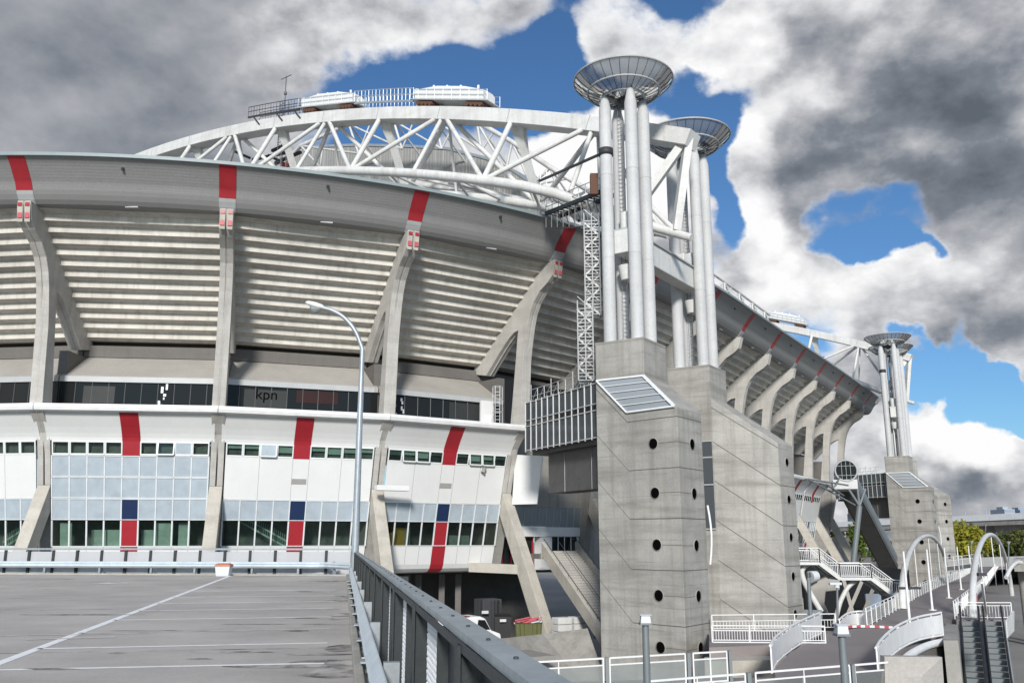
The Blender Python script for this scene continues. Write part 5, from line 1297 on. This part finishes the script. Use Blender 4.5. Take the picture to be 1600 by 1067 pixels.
# ------------------------------------------------------------------ escalator tube hung on the far facade
eC = dd(1322, 735, 112); R_ = 14.8/FPX*112*1.02
nE = V((-eC.x, -eC.y, 0)).normalized(); eD = (V((.30, .95, 0))).normalized()
et = thing('escalator_tube', atz(eC, ZP), 'grey steel escalator tube with a round glazed end sloping down behind the far facade', 'escalator tube')
low = dd(1388, 872, 133); kn = eC+eD*5.5
k2 = lerp(kn, low, .06)
def ringat(c, d, r, up=UP, n=28):
    d = d.normalized(); a = d.cross(up).normalized(); b = a.cross(d); return [c+(a*math.cos(k*2*math.pi/n)+b*math.sin(k*2*math.pi/n))*r for k in range(n)]
dl = (low-kn).normalized()
mb = M(); mb.loft([ringat(eC, eD, R_), ringat(eC+eD*4.5, eD, R_), ringat(kn, (eD+dl), R_), ringat(kn+dl*2, dl, R_), ringat(low, dl, R_)], True, False, True); mb.build('tube_shell', 'post_grey', et)
mb = M(); mb.add(ringat(eC+eD*.05, eD, R_*.95), [list(range(28))]); gl = mb.build('round_window', 'dark_glass', et)
mb = M(); mb.tube(ringat(eC, eD, R_)+[ringat(eC, eD, R_)[0]], .1, 8, False); mb.build('rim_ring', 'frame_grey', et)
mb = M(); rt_ = eD.cross(UP).normalized()
for x in (-.4, 0, .4): hh = math.sqrt(1-x*x)*R_*.94; mb.beam(eC+rt_*x*R_-UP*hh, eC+rt_*x*R_+UP*hh, .04, .04)
for z in (-.45, .45): hh = math.sqrt(1-z*z)*R_*.94; mb.beam(eC-rt_*hh+UP*z*R_, eC+rt_*hh+UP*z*R_, .05, .04)
mb.build('glazing_bar', 'frame_grey', gl)
mb = M()
for s in (-1, 1): mb.beam(kn+rt_*s*R_*.8-UP*R_*.9, low+rt_*s*R_*.8-UP*R_*.9, .3, .7)
mb.prism([kn+rt_*R_*.75-UP*R_*.8, kn-rt_*R_*.75-UP*R_*.8, low-rt_*R_*.75-UP*R_*.8, low+rt_*R_*.75-UP*R_*.8], UP*-.6); mb.build('underside_box', 'dark_clad', et)
mb = M(); mb.prism([eC-UP*R_*.85+rt_*R_*.95, eC-UP*R_*.85-rt_*R_*1.3, kn-UP*R_*.85-rt_*R_*1.3, kn-UP*R_*.85+rt_*R_*.95], UP*-1.1); mb.build('platform', 'pale_wall', et, .05)
mb = M(); f0 = dd(1326, 880, 111); f0.z = ZP; f1 = dd(1343, 790, 111)
mb.tube([f0, f1], .32, 10)
for u, v in ((1326, 764), (1340, 764), (1352, 764)): mb.tube([f1, dd(u, v, 112)], .14, 8)
mb.build('support_mast', 'post_grey', et)
mb = M()
for a, b in (((1262, 748), (1336, 789)), ((1262, 748), (1325, 758)), ((1290, 756), (1318, 774)), ((1306, 758), (1312, 746)), ((1262, 748), (1256, 750))): mb.tube([dd(*a, 104), dd(*b, 111)], .1, 8)
mb.build('tie_strut', 'post_grey', et)
# dark ramp body and truck-like box under the far facade
mb = M(); q = [dd(1266, 912, 92), dd(1290, 902, 92), dd(1312, 904, 92), dd(1312, 922, 92), dd(1290, 924, 92), dd(1288, 945, 92), dd(1296, 962, 92), dd(1262, 935, 92)]
mb.prism(q, V((1, 3, 0))); tag(mb.build('duct_housing', 'soffit', None, .1), 'rounded dark duct housing under the white stair beyond the towers', 'duct')
mb = M(); c = dd(1266, 901, 91); mb.tube([c, c+V((.7, .3, .1))], [.55, .45], 16); tag(mb.build('vent_cowl', 'bin_white'), 'round white vent cowl above the duct housing', 'vent')
# X struts and back wall under the stair; its black stands for recess shade
mb = M()
for a, b in (((1372, 900), (1345, 968)), ((1350, 900), (1322, 965)), ((1318, 905), (1335, 965))): mb.beam(dd(*a, 96), dd(*b, 96), .32, .32)
tag(mb.build('raking_strut', 'soffit'), 'grey raking struts under the white stair', 'strut')
mb = M(); q = [dd(1254, 870, 104), dd(1420, 890, 118), atz(dd(1420, 890, 118), ZG), atz(dd(1254, 870, 104), ZG)]; mb.sheet(q, .3); bw = mb.build('basement_wall', 'black'); tag(bw, 'wall behind the white stair beyond the towers, coloured black for the recess shade', 'wall')
mb = M(); c = dd(1365, 944, 106); mb.box(c, 1.7, .2, 2.2, .1); tag(mb.build('shop_window', 'far_blue'), 'blue lit window in the blackened wall behind the white stair', 'window')
mb = M(); q = [pz(1252, 950), pz(1285, 955)]; mb.prism([dd(1250, 952, 74), dd(1285, 953, 74), dd(1285, 970, 74), dd(1250, 970, 74)], V((0, .3, 0))); tag(mb.build('grey_hoarding', 'post_grey'), 'low grey hoarding at the right foot of the second tower', 'hoarding')
mb = M(); mb.box(V((69, 190, -2.6)), 20, 1, 6.4, 1.0); tag(mb.build('facade_end_wall', 'concrete'), 'grey concrete end wall beyond the far facade', 'wall')
# ------------------------------------------------------------------ escalators climbing to the bridge landing
eb0 = pz(1532, 968); ed = V((-eb0.x, -eb0.y, 0)).normalized(); slope = math.tan(math.radians(29))
def escalator(u, label, base=None):
    top = pz(u, 970); L_ = 16.; root = thing('escalator', top, label, 'escalator', 'escalators below the footbridge landing'); dn = ed*1-UP*slope; dn = dn
    ex = V((-ed.y, ed.x, 0))
    mb = M()
    for s in (-1, 1): a = top+ex*s*.62; mb.prism([a-ex*.09, a+ex*.09, a+ex*.09+dn*L_, a-ex*.09+dn*L_], UP*-.9)
    mb.build('truss_cladding', 'galvanised', root)
    for s in (-1, 1):
        a = top+ex*s*.55; mb = M(); mb.prism([a-ex*.02, a+ex*.02, a+ex*.02+dn*L_, a-ex*.02+dn*L_], UP*.8); bl = mb.build('balustrade', 'dark_metal', root)
        mb = M(); mb.tube([a-ed*.6+UP*.5, a-ed*.75+UP*.75, a-ed*.5+UP*.95, a+UP*.9, a+dn*L_+UP*.9], .06, 8); mb.build('handrail', 'rubber', bl)
    mb = M()
    for k in range(30): c = top+dn*(L_*k/30)-UP*.12; mb.obox(c+ed*.16, ex*.48, ed*.19, UP*.13)
    mb.build('step', 'fence_dark', root)
    mb = M()
    for k in range(30): c = top+dn*(L_*k/30)-UP*.12; mb.obox(c+ed*.345, ex*.48, ed*.012, UP*.14)
    mb.build('step_edge', 'post_grey', root)
    return root
escalator(1516, 'left of the two grey escalators below the right arch'); escalator(1552, 'right of the two grey escalators below the right arch')
mb = M(); mb.prism([pz(1488, 968), pz(1580, 968), pz(1580, 955), pz(1500, 955)], UP*-.5); structure(mb.build('escalator_landing', 'promenade'))
mb = M(); a, b = pz(1489, 970), pz(1500, 955); lw = [pz(1474, 1000), pz(1497, 1000), pz(1497, 975), pz(1474, 975)]; mb.prism([atz(p, ZP) for p in lw], UP*-4.2); tag(mb.build('landing_pier', 'concrete'), 'concrete pier left of the escalators under the bridge landing', 'pier')
railing('railing', [pz(1500, 966), pz(1540, 967), pz(1582, 967)], 'white barred railing across the head of the escalators', 1.1, 2.0, bars=.2, mid=(.9,), group=G)
mb = M(); q = [zz(1583, 954, -4.2), zz(1585, 996, ZP-1.2), zz(1577, 996, ZP-1.2), zz(1575, 968, -4.6)]; mb.sheet([dd(1573, 969, 58), dd(1585, 954, 61), dd(1585, 985, 61), dd(1575, 996, 58)], .06); tag(mb.build('white_panel', 'pale_wall'), 'white side panel right of the escalator head', 'panel')
mb = M(); c = pz(1517, 945); mb.sheet([c, c+V((1.4, 1.6, 0)), c+V((1.4, 1.6, .9)), c+V((0, 0, .9))], .04); tag(mb.build('banner', 'mark_red'), 'faded red banner on the right bridge railing', 'banner')
mb = M(); mb.tube([pz(1538, 965)+V((.2, 0, 0)), dd(1534, 910, 63)], .07, 8); tag(mb.build('signal_post', 'white'), 'thin white post leaning beside the right arch', 'post')
mb = M(); c = dd(1534, 897, 63); mb.box(c, .5, .25, .18); tag(mb.build('camera_unit', 'crane_dark'), 'small dark camera on the right arch', 'camera')
# lower street on the right: walls with red brick bands, pale slab edge
mb = M(); mb.box(V((64, 88, ZG+1.4)), 26, .6, 2.8, .15); lw_ = mb.build('street_wall', 'concrete'); tag(lw_, 'low concrete wall with a red band at the right edge of the lower street', 'wall')
for z in (.35, 2.3): mb = M(); mb.box(V((64, 87.66, ZG+z)), 26, .08, .3, .15); mb.build('red_band', 'brick_red', lw_)
mb = M(); mb.prism([dd(1583, 873, 96), dd(1680, 874, 100), dd(1680, 874, 118), dd(1588, 871, 116)], UP*-1.1); sl_ = mb.build('slab_bridge', 'concrete'); tag(sl_, 'pale concrete slab bridge at the right edge beyond the right arch', 'bridge')
for u in (1597, 1630): mb = M(); a = dd(u, 890, 100); mb.tube([atz(a, ZG), atz(a, dd(1600, 880, 100).z)], .4, 12); mb.build('slab_pier', 'concrete', sl_)
mb = M(); mb.tube(smooth([dd(1572, 902, 92), dd(1580, 886, 94), dd(1590, 878, 96), dd(1600, 880, 97)], 4), .17, 8); tag(mb.build('curved_pipe', 'white_steel'), 'white curved tube under the slab bridge at the right edge', 'pipe')
# ------------------------------------------------------------------ foreground railings and posts
def glass_rail(p, q, label, gaps):
    root = thing('glass_railing', p, label, 'railing', 'white glazed railings in front of the tower'); d = (q-p); ln = d.length; d.normalize()
    for i_, (f0, f1) in enumerate(gaps):
        a, b = p+d*ln*f0, p+d*ln*f1
        mb = M(); mb.beam(a+UP*1.1, b+UP*1.1, .06, .06); mb.beam(a+UP*.86, b+UP*.86, .04, .05); mb.beam(a+UP*.03, b+UP*.03, .05, .06); mb.beam(a, a+UP*1.1, .05, .05); mb.beam(b, b+UP*1.1, .05, .05)
        m_ = lerp(a, b, .5); mb.beam(m_, m_+UP*.86, .05, .05); mb.beam(m_+UP*.5, m_+UP*1.1, .03, .03); mb.beam(m_+V((0, -.02, 0)), m_+V((.1, -.02, 0)), .1, .1)
        fr = mb.build('rail_frame', 'white', root)
        mb = M(); n = d.cross(UP)*.008; mb.obox((a+b)/2+UP*.45, (b-a)/2, n, UP*.38); mb.build('glass_infill', 'rail_glass', root)
        mb = M(); pp = b+d*.15; mb.beam(pp-UP*.3, pp+UP*1.12, .2, .12); mb.build('rail_post', 'post_grey', root)
    return root
zr_ = ZP
glass_rail(zz(800, 1036, -4.2)-UP*1.1, zz(1135, 1017, -4.2)-UP*1.1, 'white glazed railing crossing in front of the near tower foot', [(0, .40), (.43, .79), (.83, 1)])
def rail2():
    p, q = zz(1010, 1064, -4.2)-UP*1.1, zz(1452, 1029, -4.2)-UP*1.1
    return glass_rail(p, q, 'nearer white glazed railing crossing the bottom of the view on the right', [(0, .31), (.345, .68), (.70, 1)])
rail2()
mb = M(); q = [zz(1380, 1030, -4.7), zz(1475, 1024, -4.7)]; mb.prism([dd(1382, 1025, 36), dd(1472, 1026, 37), dd(1478, 1110, 35), dd(1384, 1110, 35)], V((0, .4, 0))); tag(mb.build('low_wall', 'soffit'), 'grey low wall behind the right end of the nearer railing', 'wall')
def park_lamp(u, vtop, d, label, copy=None):
    top = dd(u, vtop, d); base = atz(top, ZP-.2)
    if copy: return dup(copy[0], base-copy[1], label), base
    root = thing('path_lamp', base, label, 'lamp post', 'grey path lamps'); h = top.z-base.z
    mb = M(); mb.tube([base, base+UP*(h-.18)], [.1, .085], 12); mb.build('pole', 'post_grey', root)
    mb = M(); mb.loft([[base+V((sx*a, sy*a, h+z)) for sx, sy in ((-1, -1), (1, -1), (1, 1), (-1, 1))] for a, z in ((.10, -.2), (.13, -.16), (.13, -.13), (.115, 0), (.115, .03), (.15, .04), (.15, .06))], True, True); mb.build('lamp_head', 'bin_white', root, .01)
    mb = M()
    mb.box(base+V((0, 0, h-.17)), .3, .3, .05); mb.build('lamp_collar', 'post_grey', root)
    return root, base
pl1 = park_lamp(1008, 963, 24, 'grey path lamp standing in front of the near tower')
park_lamp(1311, 937, 22.3, 'grey path lamp in front of the bridge head, right of the towers', pl1)
base = pz(1268, 984); t = thing('slim_post', base, 'thin dark grey pole on the walkway beside the second tower', 'pole')
mb = M(); top = dd(1263, 901, math.hypot(base.x, base.y)); mb.tube([base, top], .12, 10); mb.build('pole', 'post_grey', t); mb = M(); mb.tube([top, top+UP*.25], [.18, .14], 10); mb.build('pole_cap', 'dark_metal', t)
base = pz(1309, 981); t = thing('camera_post', base, 'slim pole carrying a white surveillance camera behind the right path lamp', 'camera pole')
mb = M(); top = dd(1308, 918, math.hypot(base.x, base.y)); mb.tube([base, top], .07, 8); mb.build('pole', 'post_grey', t)
mb = M(); mb.box(top+V((-.1, 0, .25)), .75, .3, .16); mb.tube([top, top+UP*.25], .16, 10); mb.build('camera_housing', 'bin_white', t, .03)
# ------------------------------------------------------------------ beyond: trees, viaduct, skyline
def tree(u, v_top, v_base, d, wpx, label, leaf, group='trees beyond the footbridge', n=900, seed=1):
    rnd = random.Random(seed); base = dd(u, v_base, d); base.z = ZP-.4; top = dd(u, v_top, d).z; H_ = top-base.z; W2 = wpx/FPX*d/2
    root = thing('tree', base, label, 'tree', group)
    mb = M(); c0 = base+UP*H_*.3
    mb.tube([base, c0, base+UP*H_*.65], [.28, .2, .08], 8)
    lobes = []
    for k in range(9):
        a = rnd.uniform(0, 6.28); r = rnd.uniform(.2, .62)*W2; z = rnd.uniform(.30, .82)*H_; lobes.append((base+V((math.cos(a)*r, math.sin(a)*r, z)), rnd.uniform(.32, .5)*W2)); mb.tube([c0, lerp(c0, lobes[-1][0], .7), lobes[-1][0]], [.12, .07, .03], 5)
    lobes.append((base+UP*H_*.8, W2*.42)); lobes.append((base+UP*H_*.55, W2*.6))
    mb.build('trunk', 'bark', root)
    mb = M(); sz = W2*.085
    for k in range(n):
        c, r = lobes[rnd.randrange(len(lobes))]; v = V((rnd.gauss(0, 1), rnd.gauss(0, 1), rnd.gauss(0, .85))).normalized()*r*rnd.uniform(.55, 1.08); p = c+v
        a = V((rnd.gauss(0, 1), rnd.gauss(0, 1), rnd.gauss(0, .6))).normalized(); b = a.cross(V((rnd.gauss(0, 1), rnd.gauss(0, 1), rnd.gauss(0, 1)))).normalized(); s = sz*rnd.uniform(.6, 1.5)
        mb.quad(p-a*s, p-b*s*.6, p+a*s, p+b*s*.6)
    mb.build('crown', leaf, root); return root
tree(1345, 812, 890, 205, 52, 'bright green tree seen under the sloping escalator tube', 'leaf_green', seed=3, n=1400)
tree(1372, 845, 890, 215, 40, 'lower green tree at the foot of the escalator tube', 'leaf_green', seed=4)
tree(1505, 815, 876, 230, 64, 'yellow green tree directly right of the distant towers', 'leaf_yellow', seed=5, n=1800)
tree(1532, 822, 876, 236, 42, 'smaller yellow green tree left of the right arch', 'leaf_yellow', seed=6, n=1200)
tree(1566, 832, 876, 240, 50, 'dark olive tree seen through the right arch', 'leaf_dark', seed=7, n=1200)
tree(1592, 826, 876, 238, 48, 'dark olive tree right of the right arch', 'leaf_dark', seed=8, n=1200)
tree(1618, 828, 876, 236, 46, 'dark green tree at the right edge of the view', 'leaf_dark', seed=9)
tree(1488, 838, 876, 226, 30, 'small bush like tree against the distant tower', 'leaf_yellow', seed=10)
mb = M()
for k in range(5200):
    a = random.uniform(0, 1); p = lerp(V((70, 330, ZP)), V((300, 300, ZP)), a)+V((random.gauss(0, 4), random.gauss(0, 8), random.uniform(0, 1)*(8+3*math.sin(a*40)))); a_ = V((random.gauss(0, 1), random.gauss(0, 1), random.gauss(0, .6))).normalized(); b_ = a_.cross(V((random.gauss(0, 1), random.gauss(0, 1), random.gauss(0, 1)))).normalized(); s = random.uniform(.5, 1.2)
    mb.quad(p-a_*s, p-b_*s*.6, p+a_*s, p+b_*s*.6)
tag(mb.build('woodland', 'leaf_dark'), 'dark belt of far trees below the viaduct', 'woodland', None, 'stuff')
va, vb = dd(1440, 815, 300), dd(1640, 806, 270); vd_ = (vb-va).normalized(); vn = vd_.cross(UP).normalized()
via = thing('viaduct', atz(va, ZG), 'pale concrete viaduct on broad piers beyond the trees', 'viaduct')
va, vb = va-vd_*60, vb+vd_*60
mb = M(); mb.beam(va-UP*1.0, vb-UP*1.0, 11, 2.0); mb.build('viaduct_deck', 'concrete', via)
mb = M()
for s in (-1, 1): mb.beam(va+vn*s*5.6+UP*.1, vb+vn*s*5.6+UP*.1, .4, 1.6)
mb.build('parapet', 'white', via)
for u in (1482, 1533, 1582, 1640):
    p = on_plane(u, 830, va, vn); p = atz(p, 0); t0_ = va.z-1.9+(vb.z-va.z)*((p-va).dot(vd_)/(vb-va).length)
    mb = M(); mb.beam(atz(p, ZG), atz(p, t0_-1.2), 4.4, 1.6, vn); mb.loft([[p+vd_*x*a+vn*y*1.8+UP*z for x, y in ((-1, -1), (1, -1), (1, 1), (-1, 1))] for a, z in ((2.2, t0_-3.2), (4.4, t0_-.1))], True, True); mb.build('viaduct_pier', 'concrete', via)
G2 = 'far buildings on the skyline'
def far_block(u0, u1, v, d, label, mat, rows=6):
    a, b = dd(u0, v, d), dd(u1, v, d); w_ = (b-a).length; root = thing('office_block', atz((a+b)/2, ZG), label, 'building', G2)
    c = atz((a+b)/2, (a.z+ZG)/2); mb = M(); mb.box(c, w_, 18, a.z-ZG); mb.build('wall', mat, root)
    mb = M()
    for k in range(rows): z = lerp(2, a.z-1.2, k/(rows-1)); mb.box(V((c.x, c.y-9.05, z)), w_*.92, .2, (a.z-2)/rows*.5)
    mb.build('window_band', 'far_blue', root); mb = M(); mb.box(V((c.x, c.y, a.z+.8)), w_*.5, 8, 1.8); mb.build('roof_plant', mat, root)
far_block(1557, 1575, 796, 700, 'bluish grey office block left of the pair on the skyline', 'far_grey')
far_block(1581, 1600, 797, 720, 'blue grey office block at the right edge of the skyline', 'far_blue')
far_block(1502, 1520, 810, 800, 'low dark roofed building just above the viaduct', 'far_grey', 3)
far_block(1333, 1352, 802, 500, 'grey blue building seen between the mast and the escalator tube', 'far_blue')
for k, (u, v) in enumerate(((1508, 799), (1541, 797), (1545, 797), (1578, 800))):
    p = dd(u, v, 760); o = M().tube([atz(p, ZG), p], .35, 6).build('mast', 'far_grey'); tag(o, ['lone thin mast far left above the viaduct', 'left one of two close thin masts on the skyline', 'right one of two close thin masts on the skyline', 'thin mast between the two skyline blocks'][k], 'mast', 'thin masts on the skyline')
for k, (u, vt, vb_, d) in enumerate(((1518, 849, 880, 150), (1576, 850, 882, 150), (1540, 822, 870, 240))):
    p = dd(u, vb_, d); q = dd(u, vt, d); t = thing('street_lamp', p, ['short grey street lamp left of the right arch, by the trees', 'short dark street lamp right of the right arch', 'pale mast rising behind the right arch to the viaduct'][k], 'street lamp', 'small lamps beyond the footbridge')
    mb = M(); mb.tube([p, q], .09, 6); mb.build('pole', 'post_grey', t); mb = M(); mb.tube([q, q+UP*.4], [.1, .35], 8); mb.build('lamp_head', 'frame_grey', t)
mb = M(); a, b = dd(1487, 872, 190), dd(1620, 868, 180); mb.prism([a, b, b+V((0, .5, 0)), a+V((0, .5, 0))], UP*-1.6); tag(mb.build('garden_wall', 'pale_wall'), 'long pale wall below the trees beyond the footbridge', 'wall')
railing('railing', [dd(1478, 893, 118), dd(1510, 889, 124), dd(1530, 886, 128)], 'white railing on the far promenade beside the distant tower', 1.6, 3, mid=(1.2, .6), group=G, panel='rail_glass')
